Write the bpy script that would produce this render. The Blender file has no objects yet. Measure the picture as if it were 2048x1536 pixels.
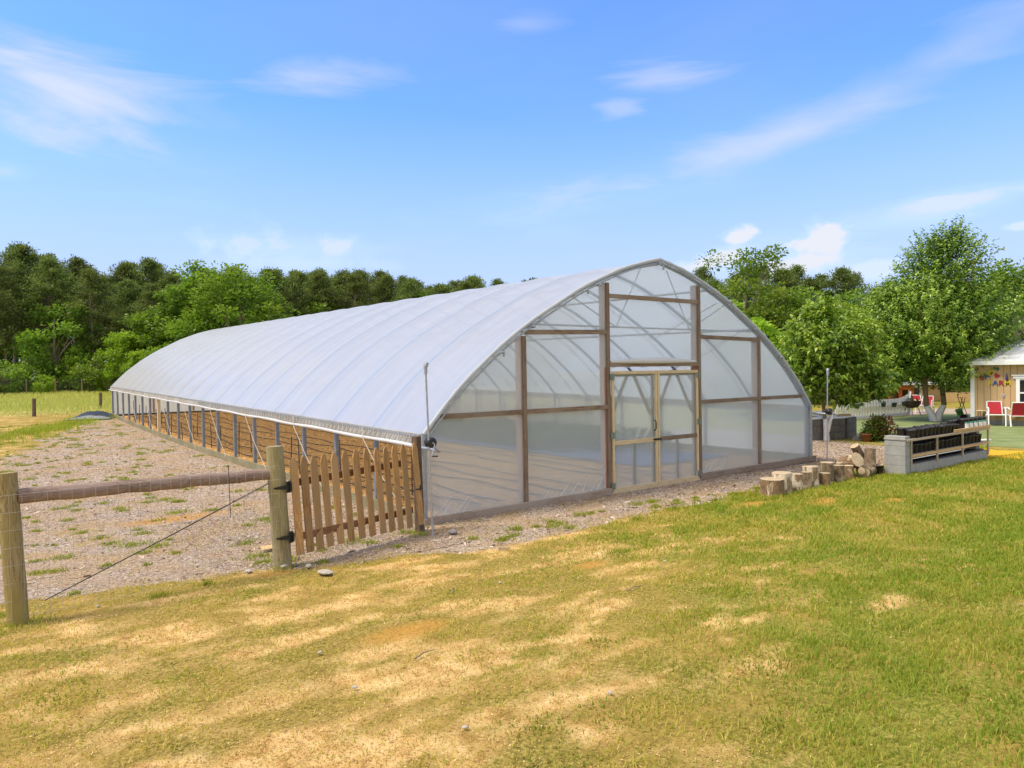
import bpy, bmesh, math, random
import numpy as np
from mathutils import Vector, Matrix

SC = bpy.context.scene
COL = SC.collection
PI = math.pi
rnd = random.Random(7)
NR = np.random.default_rng(11)

# ------------------------------------------------------------------ camera model (metres; x along the tunnel front, y along its length)
CAM = np.array([-5.031, -8.892, 2.124]); YAW, PITCH, ROLL, FPX = 0.6419, 0.0161, -0.0164, 1420.66
_fw = np.array([math.sin(YAW)*math.cos(PITCH), math.cos(YAW)*math.cos(PITCH), -math.sin(PITCH)])
_rt = np.array([math.cos(YAW), -math.sin(YAW), 0.0]); _up = np.cross(_rt, _fw)
RT = math.cos(ROLL)*_rt + math.sin(ROLL)*_up
UP = -math.sin(ROLL)*_rt + math.cos(ROLL)*_up
FW = _fw

def ray(px, py):
    return FW + (px-1024)/FPX*RT - (py-768)/FPX*UP

def gbase(y):
    y = np.asarray(y, float)
    a = np.where(y > 10, 0.36*(np.clip(y-10, 0, 20)/20)**1.6, 0.0)
    return -0.02 + a + np.clip(y-30, 0, 90)*0.013

def G(px, py, dz=0.0):
    """surveyed point: where the sight line through a spot of the photo meets the ground"""
    v = ray(px, py); z = 0.0
    for _ in range(12):
        t = (z-CAM[2])/v[2]; p = CAM+t*v; z = float(gbase(p[1]))
    return Vector((p[0], p[1], z+dz))

def onx(px, py, x):
    v = ray(px, py); t = (x-CAM[0])/v[0]; return Vector(CAM+t*v)
def ony(px, py, y):
    v = ray(px, py); t = (y-CAM[1])/v[1]; return Vector(CAM+t*v)
def atd(px, py, d):
    return Vector(CAM+d*ray(px, py))
def depth(p):
    return float(np.dot(np.array(p)-CAM, FW))
def above(p, py):
    """height over ground point p of a spot seen at photo row py straight above it"""
    d = depth(p); q0 = np.array(p)-CAM
    y0 = 768-FPX*float(q0@UP)/d
    return (y0-py)*d/FPX

# ------------------------------------------------------------------ noise
def _h(ix, iy, s):
    n = (ix.astype(np.int64)*374761393 + iy.astype(np.int64)*668265263 + s*1274126177) & 0x7fffffff
    n = ((n ^ (n >> 13))*1274126177) & 0x7fffffff
    return ((n ^ (n >> 16)) & 0xffff)/65535.0
def vnoise(x, y, s=0):
    x = np.asarray(x, float); y = np.asarray(y, float)
    ix = np.floor(x); iy = np.floor(y); fx = x-ix; fy = y-iy
    fx = fx*fx*(3-2*fx); fy = fy*fy*(3-2*fy)
    a = _h(ix, iy, s); b = _h(ix+1, iy, s); c = _h(ix, iy+1, s); d = _h(ix+1, iy+1, s)
    return (a*(1-fx)+b*fx)*(1-fy)+(c*(1-fx)+d*fx)*fy
def fbm(x, y, o=4, s=0):
    t = 0; a = 0.5; n = 0
    for k in range(o):
        t = t+a*vnoise(x*2**k+17*k, y*2**k-9*k, s+k); n += a; a *= 0.55
    return t/n
def sstep(a, b, x):
    t = np.clip((np.asarray(x, float)-a)/(b-a), 0, 1); return t*t*(3-2*t)

# ------------------------------------------------------------------ object helpers
def tag(o, label=None, cat=None, group=None, kind=None):
    if label: o['label'] = label
    if cat: o['category'] = cat
    if group: o['group'] = group
    if kind: o['kind'] = kind
    return o

def thing(name, loc, label, cat, group=None, rz=0):
    o = bpy.data.objects.new(name, None); COL.objects.link(o)
    o.location = loc; o.rotation_euler = (0, 0, rz); o.empty_display_size = 0.2
    return tag(o, label, cat, group)

def copy_tree(o, parent=None):
    c = o.copy(); COL.objects.link(c); c.parent = parent
    for ch in [x for x in bpy.data.objects if x.parent == o]:
        copy_tree(ch, c)
    return c

class MB:
    def __init__(s): s.v = []; s.f = []; s.sm = []
    def add(s, vs, fs, smooth=False):
        b = len(s.v); s.v += [tuple(map(float, v)) for v in vs]
        s.f += [tuple(b+i for i in f) for f in fs]; s.sm += [smooth]*len(fs)
    def box(s, c, size, R=None, bev=0.0):
        hx, hy, hz = (k/2 for k in size); c = Vector(c)
        if bev <= 0:
            P = [(-hx,-hy,-hz),(hx,-hy,-hz),(hx,hy,-hz),(-hx,hy,-hz),(-hx,-hy,hz),(hx,-hy,hz),(hx,hy,hz),(-hx,hy,hz)]
            F = [(0,3,2,1),(4,5,6,7),(0,1,5,4),(1,2,6,5),(2,3,7,6),(3,0,4,7)]
        else:
            bm = bmesh.new(); bmesh.ops.create_cube(bm, size=1.0)
            for v in bm.verts: v.co = Vector((v.co.x*size[0], v.co.y*size[1], v.co.z*size[2]))
            bmesh.ops.bevel(bm, geom=bm.edges[:], offset=bev, segments=2, affect='EDGES', profile=0.5)
            bm.verts.index_update()
            P = [tuple(v.co) for v in bm.verts]; F = [tuple(v.index for v in f.verts) for f in bm.faces]; bm.free()
        if R is not None: P = [R @ Vector(p) for p in P]
        s.add([Vector(p)+c for p in P], F)
    def bar(s, a, b, w, h, up=(0,0,1), bev=0.0):
        """board from a to b; w across, h along up"""
        a = Vector(a); b = Vector(b); d = b-a; L = d.length; d.normalize()
        u = Vector(up); x = d.cross(u)
        if x.length < 1e-4: x = d.cross(Vector((1,0,0)))
        x.normalize(); u = x.cross(d)
        R = Matrix((d, x, u)).transposed()
        s.box((a+b)/2, (L, w, h), R, bev)
    def tube(s, pts, r, n=8, caps=True, smooth=True):
        pts = [Vector(p) for p in pts]; m = len(pts)
        rs = r if hasattr(r, '__len__') else [r]*m
        V = []; pu = None
        for i, p in enumerate(pts):
            t = (pts[min(i+1, m-1)]-pts[max(i-1, 0)])
            if t.length < 1e-9: t = Vector((0,0,1))
            t.normalize()
            if pu is None:
                pu = t.cross(Vector((0.3,0.9,0.1)) if abs(t.z) > 0.9 else Vector((0,0,1)))
            pu = (pu-t*pu.dot(t)); pu.normalize(); w = t.cross(pu)
            for k in range(n):
                a = 2*PI*k/n; V.append(p+(pu*math.cos(a)+w*math.sin(a))*rs[i])
        F = [(i*n+k, i*n+(k+1) % n, (i+1)*n+(k+1) % n, (i+1)*n+k) for i in range(m-1) for k in range(n)]
        s.add(V, F, smooth)
        if caps:
            s.add(V[:n], [tuple(reversed(range(n)))]); s.add(V[-n:], [tuple(range(n))])
    def lathe(s, prof, n=16, c=(0,0,0), smooth=True, cap=True):
        c = Vector(c); V = []
        for r, z in prof:
            for k in range(n):
                a = 2*PI*k/n; V.append(c+Vector((r*math.cos(a), r*math.sin(a), z)))
        m = len(prof)
        F = [(i*n+k, i*n+(k+1) % n, (i+1)*n+(k+1) % n, (i+1)*n+k) for i in range(m-1) for k in range(n)]
        if cap: F += [tuple(reversed(range(n)))]
        s.add(V, F, smooth)
    def prism(s, poly, y0, y1, axes='xz'):
        n = len(poly)
        if axes == 'xz':
            V = [(x, y0, z) for x, z in poly]+[(x, y1, z) for x, z in poly]
        elif axes == 'xy':
            V = [(x, y, y0) for x, y in poly]+[(x, y, y1) for x, y in poly]
        else:
            V = [(y0, x, z) for x, z in poly]+[(y1, x, z) for x, z in poly]
        s.add(V, [tuple(range(n)), tuple(reversed(range(n, 2*n)))]+[(i, i+n, (i+1) % n+n, (i+1) % n) for i in range(n)])
    def build(s, name, mat, parent=None, loc=None, label=None):
        me = bpy.data.meshes.new(name); me.from_pydata(s.v, [], s.f)
        bm = bmesh.new(); bm.from_mesh(me); bmesh.ops.recalc_face_normals(bm, faces=bm.faces[:]); bm.to_mesh(me); bm.free()
        me.polygons.foreach_set('use_smooth', s.sm); me.materials.append(mat)
        o = bpy.data.objects.new(name, me); COL.objects.link(o)
        if parent: o.parent = parent
        if loc is not None: o.location = loc
        if label: o['label'] = label
        return o

def np_mesh(name, V, F, mat, attrs=None, smooth=False, parent=None):
    """V (n,3), F (m,k) arrays -> linked mesh object, point attributes in attrs"""
    me = bpy.data.meshes.new(name); V = np.asarray(V, np.float32); F = np.asarray(F, np.int32); k = F.shape[1]
    me.vertices.add(len(V)); me.vertices.foreach_set('co', V.ravel())
    me.loops.add(F.size); me.loops.foreach_set('vertex_index', F.ravel())
    me.polygons.add(len(F)); me.polygons.foreach_set('loop_start', np.arange(0, F.size, k, dtype=np.int32))
    me.polygons.foreach_set('loop_total', np.full(len(F), k, np.int32))
    if smooth: me.polygons.foreach_set('use_smooth', np.ones(len(F), bool))
    me.update(calc_edges=True)
    for nm, a in (attrs or {}).items():
        a = np.asarray(a, np.float32)
        if a.ndim == 1:
            at = me.attributes.new(nm, 'FLOAT', 'POINT'); at.data.foreach_set('value', a)
        else:
            at = me.attributes.new(nm, 'FLOAT_COLOR', 'POINT'); at.data.foreach_set('color', a.ravel())
    me.materials.append(mat)
    o = bpy.data.objects.new(name, me); COL.objects.link(o)
    if parent: o.parent = parent
    return o

# ------------------------------------------------------------------ material helpers
class NT:
    def __init__(s, name):
        s.m = bpy.data.materials.new(name); s.m.use_nodes = True; s.t = s.m.node_tree; s.t.nodes.clear()
        s.out = s.n('ShaderNodeOutputMaterial')
    def n(s, ty, **kw):
        nd = s.t.nodes.new(ty)
        for k, v in kw.items():
            if k.startswith('i_'):
                key = k[2:]; key = int(key) if key.isdigit() else key.replace('_', ' ')
                s.put(nd.inputs[key], v)
            else: setattr(nd, k, v)
        return nd
    def put(s, sock, v):
        if isinstance(v, bpy.types.NodeSocket): s.t.links.new(v, sock)
        elif isinstance(v, bpy.types.Node): s.t.links.new(v.outputs[0], sock)
        else:
            if hasattr(sock.default_value, '__len__') and hasattr(v, '__len__') and len(sock.default_value) == 4 and len(v) == 3: v = (*v, 1)
            sock.default_value = v
    def math(s, op, a, b=0.0, c=None, clamp=False):
        nd = s.n('ShaderNodeMath', operation=op, use_clamp=clamp); s.put(nd.inputs[0], a); s.put(nd.inputs[1], b)
        if c is not None: s.put(nd.inputs[2], c)
        return nd.outputs[0]
    def mix(s, f, a, b, bt='MIX'):
        nd = s.n('ShaderNodeMix', data_type='RGBA', blend_type=bt)
        s.put(nd.inputs[0], f); s.put(nd.inputs[6], a); s.put(nd.inputs[7], b); return nd.outputs[2]
    def ramp(s, f, stops):
        nd = s.n('ShaderNodeValToRGB'); s.put(nd.inputs[0], f); e = nd.color_ramp.elements
        e[0].position, e[0].color = stops[0][0], (*stops[0][1], 1); e[1].position, e[1].color = stops[-1][0], (*stops[-1][1], 1)
        for p, c in stops[1:-1]:
            x = e.new(p); x.color = (*c, 1)
        return nd.outputs[0]
    def noise(s, scale, vec, detail=5, rough=0.6, dist=0.0):
        nd = s.n('ShaderNodeTexNoise'); s.put(nd.inputs['Vector'], vec); s.put(nd.inputs['Scale'], scale)
        s.put(nd.inputs['Detail'], detail); s.put(nd.inputs['Roughness'], rough); s.put(nd.inputs['Distortion'], dist); return nd.outputs[0]
    def coords(s, stretch=(1,1,1), jitter=True, kind='Object'):
        v = s.n('ShaderNodeTexCoord').outputs[kind]
        mp = s.n('ShaderNodeMapping'); s.put(mp.inputs['Vector'], v); mp.inputs['Scale'].default_value = stretch
        if jitter:
            r = s.n('ShaderNodeObjectInfo').outputs['Random']
            cx = s.n('ShaderNodeCombineXYZ'); s.put(cx.inputs[0], s.math('MULTIPLY', r, 31.7)); s.put(cx.inputs[1], s.math('MULTIPLY', r, 17.3)); s.put(cx.inputs[2], s.math('MULTIPLY', r, 53.1))
            s.put(mp.inputs['Location'], cx.outputs[0])
        return mp.outputs[0]
    def bump(s, h, strength=0.3, dist=0.02):
        nd = s.n('ShaderNodeBump'); s.put(nd.inputs['Height'], h); nd.inputs['Strength'].default_value = strength; nd.inputs['Distance'].default_value = dist
        return nd.outputs[0]
    def done(s, sh):
        s.t.links.new(sh.outputs[0] if isinstance(sh, bpy.types.Node) else sh, s.out.inputs['Surface']); return s.m
    def bsdf(s, col, rough=0.7, nrm=None, metal=0.0, spec=0.3):
        b = s.n('ShaderNodeBsdfPrincipled'); s.put(b.inputs['Base Color'], col); s.put(b.inputs['Roughness'], rough)
        b.inputs['Metallic'].default_value = metal; b.inputs['Specular IOR Level'].default_value = spec
        if nrm is not None: s.put(b.inputs['Normal'], nrm)
        return b

def simple(name, stops, scale=8, stretch=(1,1,1), rough=0.7, bump=0.25, bscale=None, metal=0.0, spec=0.3, dist=0.0, bd=0.01, tone=0.0):
    t = NT(name); co = t.coords(stretch)
    nz = t.noise(scale, co, 6, 0.65, dist); c = t.ramp(nz, stops)
    if tone > 0:
        r = t.n('ShaderNodeObjectInfo').outputs['Random']
        hs = t.n('ShaderNodeHueSaturation'); t.put(hs.inputs['Value'], t.math('MULTIPLY_ADD', r, 2*tone, 1-tone)); t.put(hs.inputs['Color'], c); c = hs.outputs[0]
    h = t.noise(bscale or scale*3, co, 5, 0.7)
    return t.done(t.bsdf(c, rough, t.bump(h, bump, bd), metal, spec))

def wood(name, dark, mid, light, axis='z', rough=0.8, grey=None, ring=26, bump=0.35, tone=0.12):
    st = {'x': (0.6, 9, 9), 'y': (9, 0.6, 9), 'z': (9, 9, 0.6)}[axis]
    t = NT(name); co = t.coords(st)
    n1 = t.noise(2.2, co, 4, 0.6, 1.2)
    rings = t.math('FRACT', t.math('MULTIPLY', n1, 6.0))
    fine = t.noise(9, co, 5, 0.7)
    f = t.math('ADD', t.math('MULTIPLY', rings, 0.45), t.math('MULTIPLY', fine, 0.55))
    c = t.ramp(f, [(0.22, dark), (0.5, mid), (0.8, light)])
    if grey:
        w = t.noise(1.3, t.coords((1, 1, 1)), 5, 0.6)
        c = t.mix(t.ramp(w, [(0.42, (0,0,0)), (0.62, (1,1,1))]), c, grey)
    r = t.n('ShaderNodeObjectInfo').outputs['Random']
    hs = t.n('ShaderNodeHueSaturation'); t.put(hs.inputs['Value'], t.math('MULTIPLY_ADD', r, 2*tone, 1-tone)); t.put(hs.inputs['Color'], c)
    return t.done(t.bsdf(hs.outputs[0], rough, t.bump(f, bump, 0.006), 0, 0.25))

def leafmat(name, dark, mid, light, trans=0.4, rough=0.45, spec=0.35):
    t = NT(name); a = t.n('ShaderNodeAttribute', attribute_name='tint').outputs['Fac']
    r = t.n('ShaderNodeObjectInfo').outputs['Random']
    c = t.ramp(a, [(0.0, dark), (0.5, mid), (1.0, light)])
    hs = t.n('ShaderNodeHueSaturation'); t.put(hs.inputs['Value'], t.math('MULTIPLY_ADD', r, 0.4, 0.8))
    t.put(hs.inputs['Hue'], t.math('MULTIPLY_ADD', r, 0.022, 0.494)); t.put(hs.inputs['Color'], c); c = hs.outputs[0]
    b = t.bsdf(c, rough, None, 0, spec)
    tr = t.n('ShaderNodeBsdfTranslucent'); t.put(tr.inputs[0], t.mix(1.0, c, (1.25, 1.3, 0.6), 'MULTIPLY'))
    mx = t.n('ShaderNodeMixShader'); mx.inputs[0].default_value = trans
    t.put(mx.inputs[1], b); t.put(mx.inputs[2], tr)
    return t.done(mx)

M = {}
M['galv'] = simple('galvanised', [(0.3, (.30,.33,.37)), (0.7, (.44,.47,.52))], 14, rough=0.5, bump=0.08, metal=0.55, spec=0.4)
M['galv_post'] = simple('galvanised_post', [(0.3, (.17,.20,.25)), (0.7, (.27,.30,.36))], 9, rough=0.55, bump=0.08, metal=0.3)
M['bow'] = simple('bow_tube', [(0.3, (.13,.18,.26)), (0.7, (.19,.25,.34))], 14, rough=0.5, bump=0.05, metal=0.3, spec=0.4)
M['cord'] = simple('white_cord', [(0.3, (.45,.43,.38)), (0.7, (.62,.60,.54))], 30, bump=0.1)
M['black_plastic'] = simple('black_plastic', [(0.3, (.010,.011,.014)), (0.7, (.03,.032,.038))], 12, rough=0.42, bump=0.05, spec=0.45)
M['black_metal'] = simple('black_metal', [(0.3, (.01,.01,.011)), (0.7, (.03,.03,.032))], 20, rough=0.45, bump=0.1)
M['white_paint'] = simple('white_paint', [(0.3, (.76,.77,.78)), (0.7, (.85,.86,.87))], 6, rough=0.55, bump=0.05)
M['stud'] = wood('reddish_stud', (.24,.11,.075), (.38,.20,.15), (.48,.29,.22), 'z', grey=(.38,.24,.19))
M['batten'] = wood('weathered_batten', (.12,.075,.05), (.21,.145,.10), (.30,.225,.165), 'z', grey=(.24,.185,.145))
M['batten_x'] = wood('weathered_batten_level', (.11,.075,.05), (.21,.15,.105), (.31,.235,.175), 'x', grey=(.25,.20,.155))
M['sill_wood'] = wood('sill_wood', (.17,.13,.10), (.30,.24,.19), (.42,.35,.29), 'x', grey=(.34,.29,.25))
M['board_y'] = wood('weathered_board_long', (.24,.215,.175), (.39,.355,.305), (.52,.475,.415), 'y', grey=(.48,.465,.435))
M['base_y'] = wood('baseboard_wood', (.15,.12,.07), (.27,.23,.15), (.40,.35,.25), 'y', grey=(.20,.19,.10))
M['new_wood'] = wood('new_door_wood', (.46,.36,.21), (.60,.49,.31), (.70,.60,.42), 'z', tone=.05)
M['new_wood_x'] = wood('new_door_wood_level', (.46,.36,.21), (.60,.49,.31), (.70,.60,.42), 'x', tone=.05)
M['picket'] = wood('picket_wood', (.21,.10,.035), (.42,.235,.085), (.56,.36,.16), 'z', grey=(.36,.235,.115), tone=.2)
M['picket_rail'] = wood('picket_rail_wood', (.12,.055,.028), (.20,.10,.05), (.28,.15,.08), 'x')
M['dark_post'] = wood('dark_post_wood', (.06,.04,.028), (.12,.082,.055), (.19,.14,.10), 'z')
M['fence_post'] = wood('mossy_post_wood', (.17,.125,.045), (.32,.25,.12), (.45,.37,.20), 'z', grey=(.33,.27,.09), bump=.6)
M['grey_post'] = wood('gate_post_wood', (.16,.135,.07), (.31,.265,.15), (.43,.375,.23), 'z', grey=(.33,.30,.15), bump=.6)
M['old_log'] = wood('old_rail_wood', (.06,.036,.03), (.24,.165,.135), (.44,.345,.28), 'x', grey=(.32,.235,.20), bump=.9)
M['field_post'] = wood('field_post_wood', (.06,.045,.03), (.12,.09,.06), (.18,.14,.10), 'z')
M['shelf_wood'] = wood('shelf_wood', (.32,.25,.17), (.45,.38,.28), (.55,.48,.38), 'x', tone=.05)
M['shelf_tan'] = wood('shelf_tan_wood', (.42,.27,.12), (.55,.38,.19), (.65,.48,.27), 'x', tone=.05)
M['block'] = simple('grey_block', [(0.3, (.27,.28,.29)), (0.7, (.37,.38,.385))], 5, rough=0.9, bump=0.5, bscale=90, bd=.004)
M['dark_block'] = simple('shaded_block', [(0.3, (.10,.098,.088)), (0.7, (.175,.17,.155))], 4, rough=0.9, bump=0.5, bscale=90, bd=.004)  # darker block copy: tree shade over the bench put into its colour
M['beige'] = simple('beige_siding', [(0.3, (.50,.34,.17)), (0.7, (.57,.40,.215))], 3, (1,1,.4), rough=0.6, bump=0.08)
M['metal_roof'] = simple('white_metal_roof', [(0.3, (.68,.70,.74)), (0.7, (.76,.78,.81))], 2, rough=0.4, bump=0.03, spec=.5)
M['concrete'] = simple('concrete', [(0.3, (.28,.28,.27)), (0.7, (.38,.37,.36))], 6, rough=0.9, bump=.3)
M['red_sling'] = simple('red_sling', [(0.3, (.38,.02,.035)), (0.7, (.47,.035,.05))], 20, rough=0.7, bump=.15, bscale=160, bd=.002)
M['glass_dark'] = simple('window_glass', [(0.3, (.012,.014,.017)), (0.7, (.025,.028,.03))], 2, rough=0.06, bump=0, spec=.6)
M['cutwood'] = simple('cut_wood', [(0.3, (.38,.29,.18)), (0.6, (.50,.41,.29)), (0.8, (.60,.52,.40))], 7, rough=0.9, bump=.3)
M['soil_pot'] = simple('potting_soil', [(0.3, (.02,.014,.01)), (0.7, (.06,.045,.03))], 40, bump=.8)
M['trunk'] = wood('tree_bark', (.12,.10,.08), (.25,.21,.17), (.38,.33,.27), 'z', bump=1.0)
M['bark_brown'] = wood('fruit_tree_bark', (.10,.07,.04), (.20,.145,.085), (.30,.23,.15), 'z', bump=1.0)
M['whitewash'] = simple('whitewash', [(0.3, (.58,.57,.57)), (0.7, (.72,.71,.71))], 9, rough=0.9, bump=.4)
M['yellow_rubber'] = simple('yellow_mulch', [(0.3, (.58,.32,.015)), (0.7, (.72,.43,.03))], 30, rough=0.95, bump=.7, bscale=60)
M['turf'] = simple('turf_carpet', [(0.3, (.15,.20,.075)), (0.55, (.22,.275,.115)), (0.75, (.29,.33,.16))], 1.6, rough=1.0, bump=.8, bscale=120, bd=.01)
M['pink_gravel'] = simple('pink_gravel', [(0.3, (.28,.21,.17)), (0.6, (.46,.38,.31)), (0.8, (.60,.54,.48))], 28, rough=1.0, bump=1.0)
M['orange_paint'] = simple('orange_paint', [(0.3, (.50,.12,.025)), (0.7, (.58,.16,.035))], 5, bump=.1)
M['tan_wall'] = simple('tan_wall', [(0.3, (.50,.34,.17)), (0.7, (.58,.41,.22))], 3, bump=.1)
M['pot_blue'] = simple('slate_pot', [(0.3, (.06,.085,.11)), (0.7, (.10,.13,.16))], 5, bump=.05)
M['green_bucket'] = simple('green_bucket', [(0.3, (.22,.50,.14)), (0.7, (.28,.58,.18))], 4, rough=.4, bump=.03)
M['maroon_bucket'] = simple('maroon_bucket', [(0.3, (.14,.025,.05)), (0.7, (.19,.035,.065))], 4, rough=.4, bump=.03)
M['tarp'] = simple('black_tarp', [(0.3, (.008,.01,.014)), (0.7, (.02,.024,.03))], 6, rough=.35, bump=.4, bscale=9, bd=.03, spec=.5)
M['tarp_grey'] = simple('grey_tarp', [(0.3, (.15,.17,.2)), (0.7, (.30,.32,.36))], 5, rough=.4, bump=.4, bscale=9, bd=.03)
M['rock'] = simple('rock', [(0.3, (.30,.27,.23)), (0.7, (.52,.49,.44))], 9, rough=.9, bump=.6)
M['grey_rock'] = simple('grey_rock', [(0.3, (.17,.16,.17)), (0.7, (.29,.28,.29))], 9, rough=.9, bump=.6)
M['terracotta'] = simple('terracotta', [(0.3, (.28,.10,.055)), (0.7, (.36,.15,.08))], 8, bump=.2)
M['blue_cloth'] = simple('blue_pattern_cloth', [(0.42, (.05,.14,.33)), (0.5, (.45,.52,.60)), (0.6, (.72,.72,.72))], 14, bump=.1)
M['drip'] = simple('drip_hose', [(0.3, (.012,.012,.014)), (0.7, (.03,.03,.034))], 9, rough=.5, bump=.05)
M['stake'] = wood('stake_wood', (.06,.04,.03), (.13,.095,.07), (.20,.16,.12), 'z')
M['cardboard'] = simple('cardboard', [(0.3, (.48,.33,.15)), (0.7, (.60,.44,.23))], 6, bump=.1)
for k, c in dict(red=(.42,.03,.045), blue=(.05,.11,.33), yellow=(.70,.55,.03), green=(.03,.11,.08), purple=(.07,.04,.17), ltyellow=(.78,.58,.05)).items():
    M['p_'+k] = simple('painted_'+k, [(0.3, tuple(x*.9 for x in c)), (0.7, c)], 6, rough=.5, bump=.05)

def bark_mat(name, dark, brown, pale, amount):
    t = NT(name); co = t.coords((1, 1, .45)); n1 = t.noise(26, co, 5, .7); c = t.ramp(n1, [(.3, dark), (.6, brown), (.8, tuple(x*1.3 for x in brown))])
    n2 = t.noise(5.5, t.coords((1, 1, .6)), 4, .6, .6)
    c = t.mix(t.ramp(n2, [(amount-.03, (0,0,0)), (amount+.03, (1,1,1))]), c, pale)
    return t.done(t.bsdf(c, .95, t.bump(n1, .9, .02), 0, .2))
M['bark_a'] = bark_mat('patchy_brown_bark', (.11,.07,.045), (.29,.195,.12), (.58,.50,.39), .60)
M['bark_b'] = bark_mat('patchy_white_bark', (.14,.095,.06), (.34,.245,.16), (.66,.59,.49), .50)
M['bark_c'] = bark_mat('rough_grey_bark', (.08,.06,.045), (.24,.18,.125), (.38,.31,.22), .56)

# polythene: milky film that lets light and blurred shapes through
def film(name, tint, dif, tra, clear, blur, rough=.28, ior=1.3, glo=.5, stripe=0):
    t = NT(name); co = t.coords((1, 1, 1), False)
    wr = t.bump(t.noise(1.6, co, 4, .55, .8), .12, .06)
    if stripe:      # shade of every hoop showing through, painted into the tint, thin dust runs
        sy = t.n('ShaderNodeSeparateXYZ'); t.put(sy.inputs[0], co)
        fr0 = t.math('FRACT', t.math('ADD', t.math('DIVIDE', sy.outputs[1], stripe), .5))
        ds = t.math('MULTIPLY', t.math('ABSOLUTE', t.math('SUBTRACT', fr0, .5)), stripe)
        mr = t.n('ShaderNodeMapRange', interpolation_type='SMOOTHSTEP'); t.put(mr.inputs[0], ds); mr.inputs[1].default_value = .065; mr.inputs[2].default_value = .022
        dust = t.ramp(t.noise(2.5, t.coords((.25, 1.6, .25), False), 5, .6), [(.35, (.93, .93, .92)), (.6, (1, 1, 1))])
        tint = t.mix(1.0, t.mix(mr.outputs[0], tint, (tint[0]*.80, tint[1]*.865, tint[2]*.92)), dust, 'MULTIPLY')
    d = t.n('ShaderNodeBsdfDiffuse'); t.put(d.inputs[0], tint); t.put(d.inputs['Normal'], wr)
    tl = t.n('ShaderNodeBsdfTranslucent'); t.put(tl.inputs[0], tint); t.put(tl.inputs['Normal'], wr)
    cl = t.n('ShaderNodeBsdfTransparent'); t.put(cl.inputs[0], (.87,.94,.985))
    rf = t.n('ShaderNodeBsdfRefraction'); t.put(rf.inputs[0], (.87,.94,.985)); rf.inputs['Roughness'].default_value = rough; rf.inputs['IOR'].default_value = 1.04
    def mx(f, a, b):
        m = t.n('ShaderNodeMixShader'); m.inputs[0].default_value = f; t.put(m.inputs[1], a); t.put(m.inputs[2], b); return m
    s1 = mx(tra/(dif+tra), d, tl)
    s2 = mx(blur/(clear+blur), cl, rf) if blur > 0 else cl
    s3 = mx(clear+blur, s1, s2)
    gl = t.n('ShaderNodeBsdfGlossy'); gl.inputs['Roughness'].default_value = .22; t.put(gl.inputs['Normal'], wr)
    fr = t.n('ShaderNodeFresnel'); fr.inputs['IOR'].default_value = ior; t.put(fr.inputs['Normal'], wr)
    m = t.n('ShaderNodeMixShader'); t.put(m.inputs[0], t.math('MULTIPLY', fr.outputs[0], glo)); t.put(m.inputs[1], s3); t.put(m.inputs[2], gl)
    return t.done(m)
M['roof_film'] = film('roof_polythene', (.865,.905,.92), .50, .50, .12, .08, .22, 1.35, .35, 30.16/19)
M['crease_film'] = film('creased_polythene', (.85,.87,.90), .6, .4, .55, 0, .3, 1.35, .6)
M['front_film'] = film('front_polythene', (.76,.87,.96), .52, .48, .12, .42, .19, 1.35, .8)
M['end_film'] = film('far_end_polythene', (.86,.87,.84), .6, .4, .06, 0)
M['rim_film'] = film('rim_polythene', (.60,.64,.70), .7, .3, .10, 0)
M['wrap'] = film('folded_polythene', (.82,.84,.87), .7, .3, .10, 0)

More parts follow.
